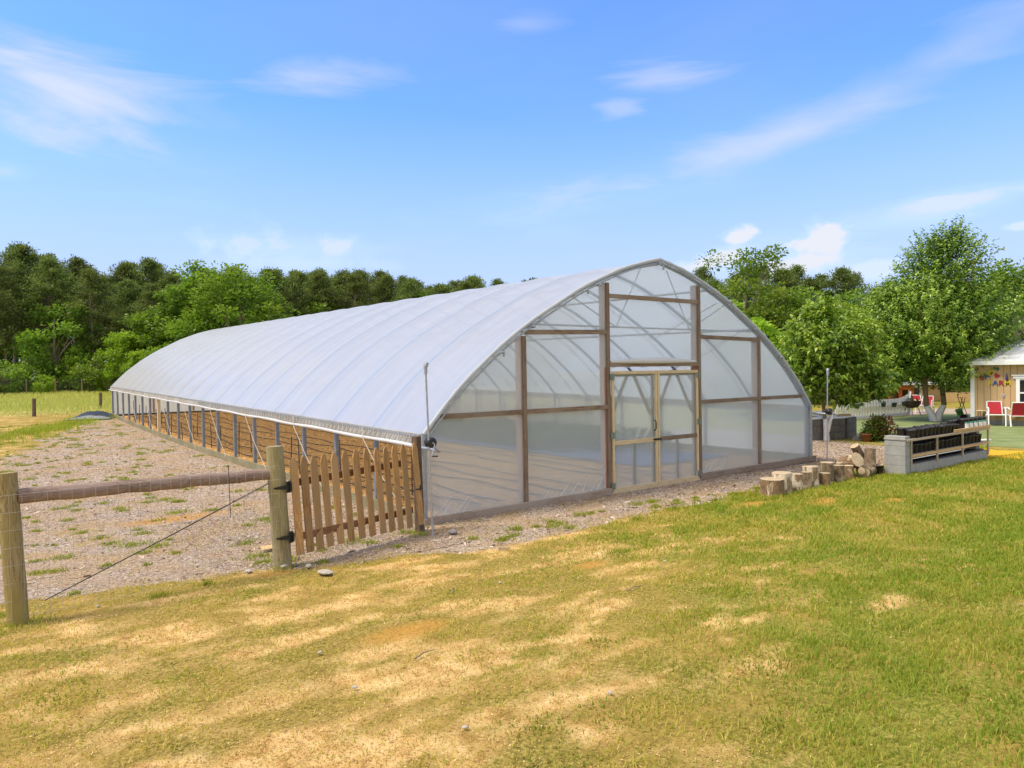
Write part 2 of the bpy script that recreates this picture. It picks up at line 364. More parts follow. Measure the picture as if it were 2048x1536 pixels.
# ------------------------------------------------------------------ ground: one sheet, zones by where the place has them
FRONT = -1.75  # chips reach this far in front of the tunnel
def zones(x, y):
    x = np.asarray(x, float); y = np.asarray(y, float)
    w = (fbm(x*.9, y*.9, 4, 3)-.5)*1.3
    w2 = (fbm(x*3.1, y*3.1, 3, 5)-.5)*.7
    # chips: beside the tunnel on the left, a strip before its front, and the yard to its right
    edge = np.interp(x, [-8, -4.9, -3.2, -2.2, 0, 1.5, 5.5, 8, 9.3, 30], [-.2, -.45, -.75, -1.0, -1.75, -1.75, -1.45, -1.15, -1.3, -1.3])
    left = np.interp(y, [-2, 3, 8, 14, 20, 26, 29, 31], [-30, -12, -6.0, -4.6, -3.2, -1.6, -.6, 0])
    mul = sstep(-.35, .35, (y-edge)*1.6+w*.55+w2*.4)*sstep(-.6, .6, (x-left)*.9+w*1.0+w2)*(1-sstep(27.5, 31.5, y+w*1.5))
    mul = mul*(1-sstep(13.2, 15.2, x+w*.6-.25*y))*(1-sstep(6, 11, y+w)*(x > 9.9))
    soil = ((x > .02) & (x < 10.03) & (y > .02) & (y < 30.1)).astype(float)
    field = sstep(31.0, 38, y+w*2+.25*x)
    # trodden, mown-thin lawn: bare sand in streaks along the mowing direction
    ca, sa = math.cos(-.10), math.sin(-.10); u = x*ca+y*sa; v = -x*sa+y*ca
    st = fbm(u*.95, v*2.9, 4, 21)
    st2 = fbm(u*2.6, v*6.5, 4, 33)
    big = fbm(x*.35, y*.35, 3, 41)
    zq = np.interp(x-.35*(y+4), [-7, -4.5, -1, .8, 2.6, 5, 12], [.15, .15, .25, .7, 1.35, 1.9, 2.5])*0+np.interp(x*.75-(y+4)*.66, [-4, -1.5, -.6, .3, 1.2, 2.5, 4], [-.75, -.55, -.1, .6, 1.5, 2.2, 2.7])+.9*sstep(-2.6, -1.3, y)
    s = st*.5+st2*.5+(big-.5)*.22
    bare = sstep(-.26, .30, s-.5-.07*(zq+.45))
    lush = sstep(-1.2, 3.0, x*.75-(y+4)*.66+(big-.5)*4)
    # worn orange clay spots
    org = np.zeros_like(x)
    for (px, py, r) in ((350, 1038, .55), (820, 1258, .30), (1650, 1003, .42), (1510, 1008, .30), (1180, 1128, .22), (1790, 1000, .3), (560, 1140, .18)):
        c = G(px, py); org = np.maximum(org, (1-sstep(.3, 1.05, np.hypot((x-c.x)*.6, (y-c.y)*1.3)/r+w*.5+w2*.3)))
    return mul, soil, field, bare, lush, org

def grid_axis(d0, d1, step, far0, far1, g=1.16):
    a = list(np.arange(d0, d1+1e-6, step)); s = step; q = a[-1]
    while q < far1: s *= g; q += s; a.append(q)
    s = step; q = a[0]
    while q > far0: s *= g; q -= s; a.insert(0, q)
    return np.array(a)
gx = grid_axis(-6.6, 12.5, .075, -420, 420); gy = np.concatenate([grid_axis(-8.4, 3.2, .075, -420, 3.2), np.arange(3.4, 36, .2), grid_axis(36.4, 37, .4, 36.4, 420, 1.12)])
X, Y = np.meshgrid(gx, gy, indexing='ij')
mul, soil, field, bare, lush, org = zones(X, Y)
def gz(x, y):
    near = (1-sstep(9, 12, x))*(1-sstep(30, 34, y))
    b = (fbm(x*.8, y*.8, 3, 61)-.5)*.05+(fbm(x*5, y*5, 3, 71)-.5)*.018
    far = (fbm(x*.05, y*.05, 3, 81)-.5)*1.0*sstep(32, 60, y)
    return gbase(y)+b*near*(1-.75*((x > -.1) & (x < 10.2) & (y > -.15)))-.02*sstep(2.5, -.5, x)*(1-sstep(0, 6, y))+far*.5
Z = gz(X, Y)
nx, ny = X.shape
V = np.stack([X, Y, Z], -1).reshape(-1, 3)
I = np.arange(nx*ny).reshape(nx, ny)
F = np.stack([I[:-1, :-1], I[1:, :-1], I[1:, 1:], I[:-1, 1:]], -1).reshape(-1, 4)
one = np.ones(V.shape[0])
A1 = np.stack([mul.ravel(), soil.ravel(), field.ravel(), one], -1)
A2 = np.stack([bare.ravel(), lush.ravel(), org.ravel(), one], -1)

t = NT('ground'); co = t.coords((1,1,1), False)
s1 = t.n('ShaderNodeSeparateColor'); t.put(s1.inputs[0], t.n('ShaderNodeAttribute', attribute_name='zone_a').outputs['Color'])
s2 = t.n('ShaderNodeSeparateColor'); t.put(s2.inputs[0], t.n('ShaderNodeAttribute', attribute_name='zone_b').outputs['Color'])
nf = t.noise(34, co, 6, .72); nm = t.noise(6, co, 5, .6); nb = t.noise(1.1, co, 4, .6); nff = t.noise(120, co, 4, .7); n15 = t.noise(13, co, 4, .65)
grass = t.ramp(nf, [(.36, (.09,.08,.018)), (.5, (.285,.225,.052)), (.64, (.52,.40,.13))])
lushc = t.ramp(nf, [(.36, (.075,.10,.014)), (.5, (.215,.235,.034)), (.64, (.42,.38,.10))])
gcol = t.mix(s2.outputs[1], grass, lushc)
thatch = t.ramp(nm, [(.35, (.32,.21,.055)), (.65, (.50,.34,.10))])
gcol = t.mix(t.ramp(nb, [(.38, (0,0,0)), (.64, (.72,.72,.72))]), gcol, thatch)
sand = t.ramp(t.math('ADD', t.math('MULTIPLY', nm, .5), t.math('MULTIPLY', nff, .5)), [(.38, (.30,.165,.05)), (.46, (.61,.39,.14)), (.60, (.82,.60,.29))])
bm_ = t.math('ADD', s2.outputs[0], t.math('MULTIPLY', t.math('ADD', t.math('MULTIPLY', t.math('SUBTRACT', nf, .5), 1.9), t.math('MULTIPLY', t.math('SUBTRACT', n15, .5), 1.7))))
bmask = t.ramp(bm_, [(.36, (0,0,0)), (.80, (1,1,1))])
lawn = t.mix(bmask, gcol, sand)
fieldc = t.ramp(t.noise(.5, t.coords((.5, 2.2, 1), False), 5, .6), [(.3, (.36,.31,.10)), (.5, (.48,.42,.15)), (.7, (.30,.32,.085))])
c = t.mix(s1.outputs[2], lawn, fieldc)
chip = t.n('ShaderNodeTexVoronoi'); t.put(chip.inputs['Vector'], t.coords((1, 1.0, 1), False)); chip.inputs['Scale'].default_value = 58
cs = t.n('ShaderNodeSeparateColor'); t.put(cs.inputs[0], chip.outputs['Color'])
mulc = t.ramp(cs.outputs[0], [(.0, (.18,.13,.10)), (.35, (.36,.28,.225)), (.7, (.51,.42,.345)), (1.0, (.64,.55,.47))])
mulc = t.mix(t.ramp(nb, [(.42, (0,0,0)), (.62, (.75,.75,.75))]), mulc, t.ramp(cs.outputs[1], [(0, (.30,.19,.085)), (1, (.56,.40,.22))]))
mm = t.math('ADD', s1.outputs[0], t.math('MULTIPLY', t.math('SUBTRACT', nf, .5), .9))
c = t.mix(t.ramp(mm, [(.38, (0,0,0)), (.60, (1,1,1))]), c, mulc)
soilc = t.ramp(t.math('ADD', t.math('MULTIPLY', nf, .6), t.math('MULTIPLY', cs.outputs[2], .4)), [(.25, (.28,.13,.035)), (.5, (.52,.28,.09)), (.75, (.70,.44,.19))])
c = t.mix(s1.outputs[1], c, soilc)
c = t.mix(t.math('MULTIPLY', s2.outputs[2], .72), c, t.ramp(nff, [(.38, (.42,.20,.035)), (.62, (.68,.38,.09))]))
hgt = t.math('ADD', nff, t.math('MULTIPLY', chip.outputs['Distance'], s1.outputs[0]))
ground = np_mesh('ground', V, F, t.done(t.bsdf(c, 1.0, t.bump(hgt, .7, .02), 0, .1)), {'zone_a': A1, 'zone_b': A2}, True)
tag(ground, kind='structure')

def scatter_ok(x, y):
    """inside the stretch of ground the photo looks over (with a margin)"""
    q = np.stack([x-CAM[0], y-CAM[1]], -1); f = q@FW[:2]/np.hypot(*FW[:2]); r = q@RT[:2]/np.hypot(*RT[:2])
    return (f > 2.2) & (np.abs(r) < f*.80+1.2), f

def blades(name, x, y, h, w, tint, mat, label, lean=.5, z0=None, cat='grass'):
    n = len(x); z = gz(x, y) if z0 is None else z0
    a = NR.uniform(0, 2*PI, n); b = NR.uniform(0, 2*PI, n); L = NR.uniform(.1, 1, n)*lean*h
    P = np.stack([x, y, z-.004], -1)
    s = np.stack([np.cos(a)*w/2, np.sin(a)*w/2, 0*w], -1)
    mid = P+np.stack([np.cos(b)*L*.35, np.sin(b)*L*.35, h*.6], -1)
    tip = P+np.stack([np.cos(b)*L, np.sin(b)*L, h*NR.uniform(.75, 1, n)], -1)
    V = np.stack([P-s, P+s, mid+s*.75, mid-s*.75, tip], 1).reshape(-1, 3)
    i = np.arange(n)*5
    F = np.concatenate([np.stack([i, i+1, i+2], -1), np.stack([i, i+2, i+3], -1), np.stack([i+3, i+2, i+4], -1)])
    o = np_mesh(name, V, F, mat, {'tint': np.repeat(tint, 5)})
    return tag(o, label, cat, kind='stuff')

M['blade'] = leafmat('lawn_blades', (.58,.45,.15), (.375,.365,.06), (.235,.32,.036), .45, .6, .2)
M['straw'] = leafmat('dry_straw_blades', (.30,.19,.07), (.52,.37,.15), (.70,.56,.28), .3, .8, .1)
M['hay'] = leafmat('field_blades', (.22,.26,.055), (.38,.39,.12), (.50,.47,.20), .35, .7, .15)
# lawn
n = 2000000
f_ = .6+(NR.random(n)**1.4)*28; r_ = NR.uniform(-.95, 1.45, n)*(f_*.78+1.2)
fx2, rx2 = FW[:2]/np.hypot(*FW[:2]), RT[:2]/np.hypot(*RT[:2])
x = CAM[0]+f_*fx2[0]+r_*rx2[0]; y = CAM[1]+f_*fx2[1]+r_*rx2[1]
mu, so, fi, ba, lu, og = zones(x, y)
edgey = np.interp(x, [-8, 9, 9.4, 30], [3, 3, -2.3, -2.3])
clump = fbm(x*2.6, y*2.6, 3, 91)+.16*(sstep(.50, .66, fbm((x*.995+y*-.0998)*.7, (x*.0998+y*.995)*2.6, 3, 55))-.4)
dn = (1-ba)*(.25+.75*sstep(.35, .62, clump))*(1-mu)*(1-og)*(.55+.45*lu)+.05*ba
tooright = (x > 13.2) & (y > -2.4-.12*(x-13.2))
keep = (NR.random(n) < dn*.70) & (so < .5) & (y < edgey) & ~tooright
x, y, lu, ba, f_ = x[keep], y[keep], lu[keep], ba[keep], f_[keep]
strip = sstep(.50, .66, fbm((x*.995+y*-.0998)*.7, (x*.0998+y*.995)*2.6, 3, 55))
tint = np.clip(.12+.5*lu+.38*strip*(1-.6*lu)+.45*(fbm(x*1.1, y*1.1, 3, 15)-.5)*2+NR.normal(0, .27, len(x)), 0, 1)
hh = NR.uniform(.022, .058, len(x))*(.75+.5*lu)*(1+.2*(f_ > 9))
blades('lawn_grass', x, y, hh, NR.uniform(.0055, .0105, len(x))*np.clip(f_/6, .9, 2.4), tint, M['blade'], 'short patchy green and straw lawn grass in front of the tunnel', 1.1)
# flattened straw over the thin places
n = 330000
f_ = .6+(NR.random(n)**1.2)*13; r_ = NR.uniform(-.95, 1.45, n)*(f_*.78+1.2)
x = CAM[0]+f_*fx2[0]+r_*rx2[0]; y = CAM[1]+f_*fx2[1]+r_*rx2[1]; mu, so, fi, ba, lu, og = zones(x, y)
k = (NR.random(n) < (.25+.5*ba)*(1-mu)*(1-.5*lu)) & (so < .5) & (y < 2); x, y, f_ = x[k], y[k], f_[k]
blades('dry_straw', x, y, NR.uniform(.012, .022, len(x)), NR.uniform(.004, .007, len(x))*np.clip(f_/6, .9, 2), NR.beta(1.6, 3, len(x))*.6, M['straw'], 'dry straw coloured grass lying flat on the thin lawn', 3.0, cat='dry grass')
# darker clover and weed tufts in the lawn
xs, ys, hs = [], [], []
for _ in range(330):
    ff_ = 2.6+rnd.random()**1.4*16; rr_ = rnd.uniform(-.75, .78)*ff_; cx = CAM[0]+ff_*fx2[0]+rr_*rx2[0]; cy = CAM[1]+ff_*fx2[1]+rr_*rx2[1]
    if cy > -1.9 or rnd.random() > .06+.94*float(sstep(-1, 2.5, cx*.75-(cy+4)*.66)): continue
    r = rnd.uniform(.08, .30); k = int(500*r+20); xs.append(NR.normal(cx, r*.7, k)); ys.append(NR.normal(cy, r*.7, k)); hs.append(NR.uniform(.02, .048, k))
x = np.concatenate(xs); y = np.concatenate(ys); h = np.concatenate(hs)
blades('lawn_weeds', x, y, h, NR.uniform(.007, .014, len(x)), NR.uniform(.62, 1, len(x)), M['blade'], 'darker green clover and weed tufts in the lawn', 1.3, cat='weeds')
# weeds in the chips: tufts
cen = []
for _ in range(900):
    cx, cy = rnd.uniform(-7.5, -.25), rnd.uniform(-1.2, 27)
    if rnd.random() < .30+.7*max(0, (-cx-1.2)/6): cen.append((cx, cy, rnd.uniform(.02, .09+.10*rnd.random()**3)))
for _ in range(60): cen.append((rnd.uniform(0, 9), rnd.uniform(-1.9, -1.0), rnd.uniform(.03, .12)))
for (px, py) in ((705, 1080), (455, 880), (255, 962), (265, 1090), (520, 1110), (330, 905), (150, 890), (560, 1120)):
    c = G(px, py); cen.append((c.x, c.y, .16))
xs, ys, hs = [], [], []
for cx, cy, r in cen:
    k = int(900*r+25); xs.append(NR.normal(cx, r*.75, k)); ys.append(NR.normal(cy, r*.5, k)); hs.append(NR.uniform(.03, .09, k)*(.6+2*r))
x = np.concatenate(xs); y = np.concatenate(ys); h = np.concatenate(hs); k = (x < -.08) | (y < -.2); x, y, h = x[k], y[k], h[k]
blades('weeds', x, y, h, NR.uniform(.006, .012, len(x)), NR.uniform(.5, 1, len(x)), M['blade'], 'small green weed tufts growing through the wood chips', 1.2, cat='weeds')
# grass left standing at the feet of posts, stumps and blocks
xs, ys, hs = [], [], []
for (px, py, r) in [(40, 1247, .16), (568, 1133, .15), (838, 1066, .10)]+[(q, 997-(q-1540)*.19, .10) for q in range(1530, 1760, 14)]+[(q, 953-(q-1765)*.30*(q > 1808), .09) for q in range(1765, 1945, 9)]:
    c = G(px, py); k = 70; xs.append(NR.normal(c.x, r*.7, k)); ys.append(NR.normal(c.y-.04, r*.45, k)); hs.append(NR.uniform(.03, .10, k))
x = np.concatenate(xs); y = np.concatenate(ys)
blades('edge_grass', x, y, np.concatenate(hs), NR.uniform(.006, .012, len(x)), NR.uniform(.25, 1, len(x)), M['blade'], 'longer grass standing at the feet of posts, stumps and blocks', .8)
# bank of fresh green grass left of the tunnel's far corner
x = NR.uniform(-14, 0, 90000); y = NR.uniform(14, 33, 90000)
band = np.interp(x, [-14, -6, -3, -1.5, 0], [16, 19.0, 23.5, 27.5, 30.5]); dd = y-band
k = (NR.random(len(x)) < np.exp(-(dd/1.7)**2)*(.25+1.1*sstep(.4, .65, fbm(x*.8, y*.8, 3, 5)))); x, y = x[k], y[k]
blades('bank_grass', x, y, NR.uniform(.08, .26, len(x)), NR.uniform(.012, .022, len(x)), NR.uniform(.55, 1, len(x)), M['blade'], 'bright green grass bank along the edge of the hay field', .8)
# hay field
n = 170000
x = NR.uniform(-34, 26, n); y = 29+NR.random(n)**1.2*42
fi = sstep(30.5, 36, y+.25*x+(fbm(x*.5, y*.5, 3, 3)-.5)*3); k = (NR.random(n) < fi*(.45+.55*sstep(.38, .6, fbm(x*.25, y*1.0, 3, 8)))) & ((x < -.3) | (y > 31)); x, y = x[k], y[k]
tall = sstep(34, 40, y+.2*x)
blades('field_grass', x, y, NR.uniform(.15, .34, len(x))*(.45+.75*tall), NR.uniform(.02, .04, len(x)), np.clip(.35+.5*fbm(x*.3, y*1.2, 3, 9)+NR.normal(0, .15, len(x)), 0, 1), M['hay'], 'tall yellow green hay grass of the field before the pine wood', .7)

# wood chips
def chips(name, x, y, s, tint, mat, label):
    n = len(x); a = NR.uniform(0, 2*PI, n); z = gz(x, y)+NR.uniform(.002, .014, n)
    l = s*NR.uniform(.6, 1.5, n); w = s*NR.uniform(.25, .55, n)
    d = np.stack([np.cos(a), np.sin(a), NR.normal(0, .28, n)], -1); e = np.stack([-np.sin(a), np.cos(a), NR.normal(0, .28, n)], -1)
    P = np.stack([x, y, z], -1); d = d*l[:, None]/2; e = e*w[:, None]/2
    V = np.stack([P-d-e*.6, P+d*.9-e, P+d+e*.7, P-d*.8+e], 1).reshape(-1, 3); i = np.arange(n)*4
    return tag(np_mesh(name, V, np.stack([i, i+1, i+2, i+3], -1), mat, {'tint': np.repeat(tint, 4)}), label, 'wood chips', kind='stuff')
def chipmat(name, st):
    t = NT(name); a = t.n('ShaderNodeAttribute', attribute_name='tint').outputs['Fac']
    return t.done(t.bsdf(t.ramp(a, st), .9, None, 0, .2))
M['chip'] = chipmat('chip_colours', [(0, (.14,.10,.08)), (.3, (.33,.25,.20)), (.6, (.51,.41,.335)), (.85, (.60,.51,.44)), (1, (.74,.68,.61))])
M['chip_o'] = chipmat('bed_chip_colours', [(0, (.24,.11,.035)), (.4, (.48,.27,.09)), (.75, (.66,.43,.20)), (1, (.80,.63,.40))])
n = 210000
x = np.concatenate([NR.uniform(-7.6, 0, n*6//10), NR.uniform(-3, 15, n*4//10)]); y = np.concatenate([-1.3+NR.random(n*6//10)**1.7*29, NR.uniform(-2.1, 2.5, n*4//10)])
mu, so, *_ = zones(x, y); ok, f_ = scatter_ok(x, y)
k = ok & (so < .5) & (NR.random(n) < mu*.9); x, y, f_ = x[k], y[k], f_[k]
big = fbm(x*.5, y*.5, 3, 77)
chips('wood_chips', x, y, NR.uniform(.009, .028, len(x))*np.clip(f_/9, .9, 1.6), np.clip(NR.beta(1.5, 2.1, len(x))+(big-.5)*.4, 0, 1), M['chip'], 'brown and grey wood chips spread around the tunnel')
n = 3800; x = NR.uniform(-7, 10, n); y = -1.9+NR.random(n)**1.6*20; mu, so, *_ = zones(x, y); k = (so < .5) & (NR.random(n) < mu); x, y = x[k], y[k]
chips('bark_pieces', x, y, NR.uniform(.04, .10, len(x)), NR.beta(1.6, 1.8, len(x)), M['chip'], 'larger bark pieces lying among the wood chips')
M['crumb'] = chipmat('soil_crumb_colours', [(0, (.22,.12,.04)), (.35, (.46,.28,.10)), (.7, (.68,.46,.19)), (1, (.85,.66,.38))])
n = 230000; f_ = 2.4+(NR.random(n)**1.4)*10; r_ = NR.uniform(-1, 1, n)*(f_*.78+.6); x = CAM[0]+f_*fx2[0]+r_*rx2[0]; y = CAM[1]+f_*fx2[1]+r_*rx2[1]; mu, so, fi, ba, lu, og = zones(x, y)
k = (NR.random(n) < ba*(1-mu)*(.3+.7*sstep(.4, .6, fbm(x*6, y*6, 3, 44)))) & (so < .5) & (y < 1); x, y, f_ = x[k], y[k], f_[k]
chips('soil_crumbs', x, y, NR.uniform(.005, .016, len(x))*np.clip(f_/6, .9, 1.6), NR.beta(1.6, 1.6, len(x)), M['crumb'], 'crumbled sandy soil on the bare patches of the lawn')
x = NR.uniform(.1, 9.9, 60000); y = .1+NR.random(60000)**1.25*29
chips('bed_straw', x, y, NR.uniform(.03, .06, len(x)), NR.beta(2.2, 2, len(x)), M['chip_o'], 'orange straw and chips covering the beds inside the tunnel')

# ------------------------------------------------------------------ the high tunnel
WD, LN, NB = 10.06, 30.16, 19
BAY = LN/NB
SL = 0.0172                       # the whole frame climbs gently towards its far end
_px = np.array([0, .28, .62, 1.37, 1.95, 3.11, 4.05, 4.7, 5.03]); _pz = np.array([1.26, 1.57, 1.93, 2.535, 2.92, 3.55, 3.925, 4.10, 4.165])
_us = np.linspace(0, 1, 400)
def arch(x):
    x = min(x, WD-x)
    return float(np.interp(x, _px, _pz))
_ax = np.linspace(0, 5.03, 200); _az = np.interp(_ax, _px, _pz); kk = np.ones(21)/21
_pad = np.concatenate([2*_az[0]-_az[20:0:-1], _az, 2*_az[-1]-_az[-2:-22:-1]]); _az2 = np.convolve(_pad, kk, 'same')[20:-20]
_az2[0] = 1.26
def prof(nseg):
    """arch outline with evenly spaced points along its length"""
    xs = np.concatenate([_ax, WD-_ax[-2::-1]]); zs = np.concatenate([_az2, _az2[-2::-1]])
    s = np.concatenate([[0], np.cumsum(np.hypot(np.diff(xs), np.diff(zs)))]); u = np.linspace(0, s[-1], nseg+1)
    return np.interp(u, s, xs), np.interp(u, s, zs)
tun = thing('high_tunnel', (0, 0, 0), 'long white polythene high tunnel with arched roof, timber framed front and open left side', 'greenhouse')
axx, azz = prof(64)
# roof sheet, drawn tight over the bows and hanging slightly between them
PHS = [0, .035, .10, .22, .36, .5, .64, .78, .90, .965]; sub = len(PHS); vy = np.array([(k+p)*BAY for k in range(NB) for p in PHS]+[LN]); vy[0] = -.05; vy[-1] = LN+.05
Vr = []
dx = np.gradient(axx); dzz = np.gradient(azz); nl = np.hypot(dx, dzz); nxn, nzn = -dzz/nl, dx/nl
for j, yy in enumerate(vy):
    ph = PHS[j % sub]; sag = -.030*(1-abs(2*ph-1)**1.4)
    prf = np.sin(np.linspace(0, PI, len(axx)))**.4
    o = .004+sag*prf
    Vr.append(np.stack([axx+nxn*o, np.full_like(axx, yy), azz+nzn*o+SL*yy], -1))
Vr = np.array(Vr); m_, n_ = Vr.shape[:2]; I = np.arange(m_*n_).reshape(m_, n_)
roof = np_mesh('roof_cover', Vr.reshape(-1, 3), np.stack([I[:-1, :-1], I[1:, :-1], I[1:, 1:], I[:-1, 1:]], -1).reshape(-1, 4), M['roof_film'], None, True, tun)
# bows, side posts
for k in range(NB+1):
    yy = k*BAY if 0 < k < NB else (0.06 if k == 0 else LN-.06)
    b = MB(); b.tube([(axx[i]-nxn[i]*.036, yy, azz[i]-nzn[i]*.036+SL*yy) for i in range(len(axx))], .033, 8); b.build('bow', M['bow'], tun)
    for sx, x0 in ((0, .045), (1, WD-.045)):
        g0 = float(gbase(yy)); top = 1.26+SL*yy-.03
        if k == 12 and sx == 0:
            p = MB(); p.box((x0, yy, (g0+top)/2), (.10, .12, top-g0), None, .008); p.build('post', M['new_wood'], tun, label='new tan timber side post')
        else:
            p = MB(); p.box((x0, yy, (g0-.05+top)/2), (.075, .075, top-g0+.05), None, .012); p.build('post', M['galv_post'], tun)
# purlins
for u in (.22, .36, .5, .64, .78):
    i = int(u*64); b = MB(); b.tube([(axx[i]-nxn[i]*.088, -.10 if u != .5 else .02, azz[i]-nzn[i]*.088), (axx[i]-nxn[i]*.088, LN-.05, azz[i]-nzn[i]*.088+SL*LN)], .022, 8)
    b.build('purlin', M['galv'], tun)
# collar ties and braces under every third bow
for k in (0, 5, 10, 15):
    yy = max(.12, k*BAY-.02); dz = SL*yy; b = MB()
    b.tube([(2.05, yy, 2.90+dz), (WD-2.05, yy, 2.90+dz)], .016, 8)
    for sx in (1, -1):
        cx = WD/2; b.tube([(cx+sx*1.0, yy, 2.90+dz), (cx+sx*2.1, yy, 3.42+dz)], .011, 6); b.tube([(cx+sx*1.0, yy, 2.90+dz), (cx+sx*.35, yy, 4.0+dz)], .011, 6)
    b.build('truss', M['galv'], tun)
# diagonal wind braces by the front corners
for sx in (0, 1):
    xx = lambda q: q if sx == 0 else WD-q
    b = MB(); b.tube([(xx(2.3), .1, 2.95), (xx(1.0), 3.2, 2.1)], .011, 6); b.tube([(xx(3.2), .1, 3.45), (xx(2.0), 3.2, 2.85)], .011, 6); b.build('wind_brace', M['galv'], tun)
# hip boards, base boards, roll-up pipes with the rolled side curtain
def long_board(name, x, z0, z1, th, mat, follow, seg=38):
    m = MB()
    for i in range(seg):
        a, c = LN*i/seg, LN*(i+1)/seg
    ys = np.linspace(.0, LN, seg+1); V = []
    for yy in ys:
        zb = SL*yy if follow else float(gbase(yy)); wv = .012*(float(fbm(yy*1.7, x, 2, 4))-.5) if not follow else .006*(float(fbm(yy*.8, x, 2, 4))-.5)
        V += [(x-th/2+wv, yy, z0+zb), (x+th/2+wv, yy, z0+zb), (x+th/2+wv, yy, z1+zb), (x-th/2+wv, yy, z1+zb)]
    F = []
    for i in range(seg):
        for q in range(4): F.append((i*4+q, i*4+(q+1) % 4, (i+1)*4+(q+1) % 4, (i+1)*4+q))
    F += [(3, 2, 1, 0), tuple(seg*4+q for q in range(4))]
    m.add(V, F); return m.build(name, mat, tun)
long_board('hip_board', -.025, 1.115, 1.265, .04, M['board_y'], True); long_board('hip_board', WD+.025, 1.115, 1.265, .04, M['board_y'], True)
long_board('baseboard', -.03, -.08, .16, .045, M['base_y'], False); long_board('baseboard', WD+.03, -.08, .16, .045, M['base_y'], False)
for x0 in (-.085, WD+.085):
    m = MB(); m.tube([(x0, yy, 1.095+SL*yy+.008*math.sin(yy*2.1)) for yy in np.linspace(-.05, LN, 60)], [.027+.003*math.sin(i*1.7) for i in range(60)], 10); m.build('rolled_curtain', M['wrap'], tun)
    m = MB(); m.tube([(x0, -.62, 1.075), (x0, -.05, 1.09)], .021, 10); m.build('roll_pipe', M['galv'], tun)
# plastic lip locked on over the hip board
m = MB()
for i in range(60):
    a, c = LN*i/60, LN*(i+1)/60
    m.add([(-.050, a, 1.258+SL*a), (-.050, c, 1.258+SL*c), (-.052, c, 1.225+SL*c), (-.052, a, 1.225+SL*a)], [(0, 1, 2, 3)])
m.build('lock_strip', M['galv'], tun)
m = MB()
zz = [(-.058-(.03 if i % 2 else 0), .1+i*.085, (1.25 if i % 2 == 0 else 1.125)+SL*(i*.085)) for i in range(150)]
m.tube(zz, .006, 4, False); m.build('lashing', M['galv'], tun)
# white hold-down cords
for k in range(1, 18, 2):
    y1 = k*BAY+.2; y0 = y1-1.35; g = float(gbase(y0))
    m = MB(); m.tube([(-.10, y1, 1.25+SL*y1), (-.135, y1-.1, 1.08+SL*y1), (-.10, (y0+y1)/2, (1.08+SL*y1+g)/2+.01), (-.075, y0, .12+g)], .0065, 5); m.build('cord', M['cord'], tun)
# ---- front wall
XS = [1.827, 3.672, 6.130, 8.091]
def sill_z(x): return -.055+.055*min(1, x/8)
# front film: arch face with the doorway left out, slightly slack
def front_sheet():
    nxg, nzg = 120, 60; V = []; F = []; idx = {}
    for i in range(nxg+1):
        x = .02+(WD-.04)*i/nxg; top = float(np.interp(x if x < 5.03 else WD-x, _ax, _az2))-.02
        for j in range(nzg+1):
            s = j/nzg; z = sill_z(x)+.05+(top-sill_z(x)-.05)*s
            yy = -.004+.014*(float(fbm(x*1.3, z*1.1, 3, 12))-.5)+.020*math.exp(-((z-.12)/.2)**2)*(float(fbm(x*5, z*1.2, 3, 14))-.5)
            idx[i, j] = len(V); V.append((x, yy, z))
    for i in range(nxg):
        for j in range(nzg):
            q = [idx[i, j], idx[i+1, j], idx[i+1, j+1], idx[i, j+1]]
            cx = sum(V[k][0] for k in q)/4; cz = sum(V[k][2] for k in q)/4
            if XS[1]-.03 < cx < XS[2]+.03 and cz < 2.20: continue
            F.append(q)
    return np_mesh('front_cover', np.array(V), np.array(F), M['front_film'], None, True, tun)
front_sheet()
def stud(x, top, bot):
    m = MB(); m.box((x-.015, .075, (bot+top)/2), (.045, .14, top-bot), None, .004); m.build('stud', M['stud'], tun)
    m = MB(); m.box((x+.02, -.024, (bot+top)/2), (.070, .028, top-bot), None, .004); m.build('batten', M['batten'], tun)
for i, x in enumerate(XS):
    stud(x, arch(x)-(.12 if i in (1, 2) else .14), sill_z(x))
def rail(x0, x1, z, z1=None, w=.075):
    z1 = z if z1 is None else z1
    m = MB(); m.bar((x0, -.022, z), (x1, -.022, z1), .026, w, bev=.004)
    m.build('rail', M['batten_x'], tun)
    m = MB(); m.bar((x0, .06, z), (x1, .06, z1), .10, .04); m.build('inner_rail', M['batten_x'], tun)
rail(.30, XS[0]-.020, 1.50); rail(XS[0]+.058, XS[1]-.018, 1.50)
rail(XS[2]+.058, XS[3]-.018, 1.495); rail(XS[3]+.058, WD-.34, 1.495)
rail(XS[0]+.058, XS[1]-.018, 2.76, 2.80); rail(XS[2]+.058, XS[3]-.018, 2.76, 2.73)
rail(XS[1]+.058, XS[2]-.018, 3.43); rail(XS[1]+.058, XS[2]-.018, 2.235, w=.085)
# bottom sill boards either side of the doorway
for a, c in ((-.02, XS[1]+.05), (XS[2]-.02, WD+.16)):
    m = MB(); n = 10
    for q in range(1): m.bar((a, -.035, sill_z(a)+.055), (c, -.035, sill_z(c)+.055), .06, .12, bev=.006)
    m.build('sill', M['sill_wood'], tun)
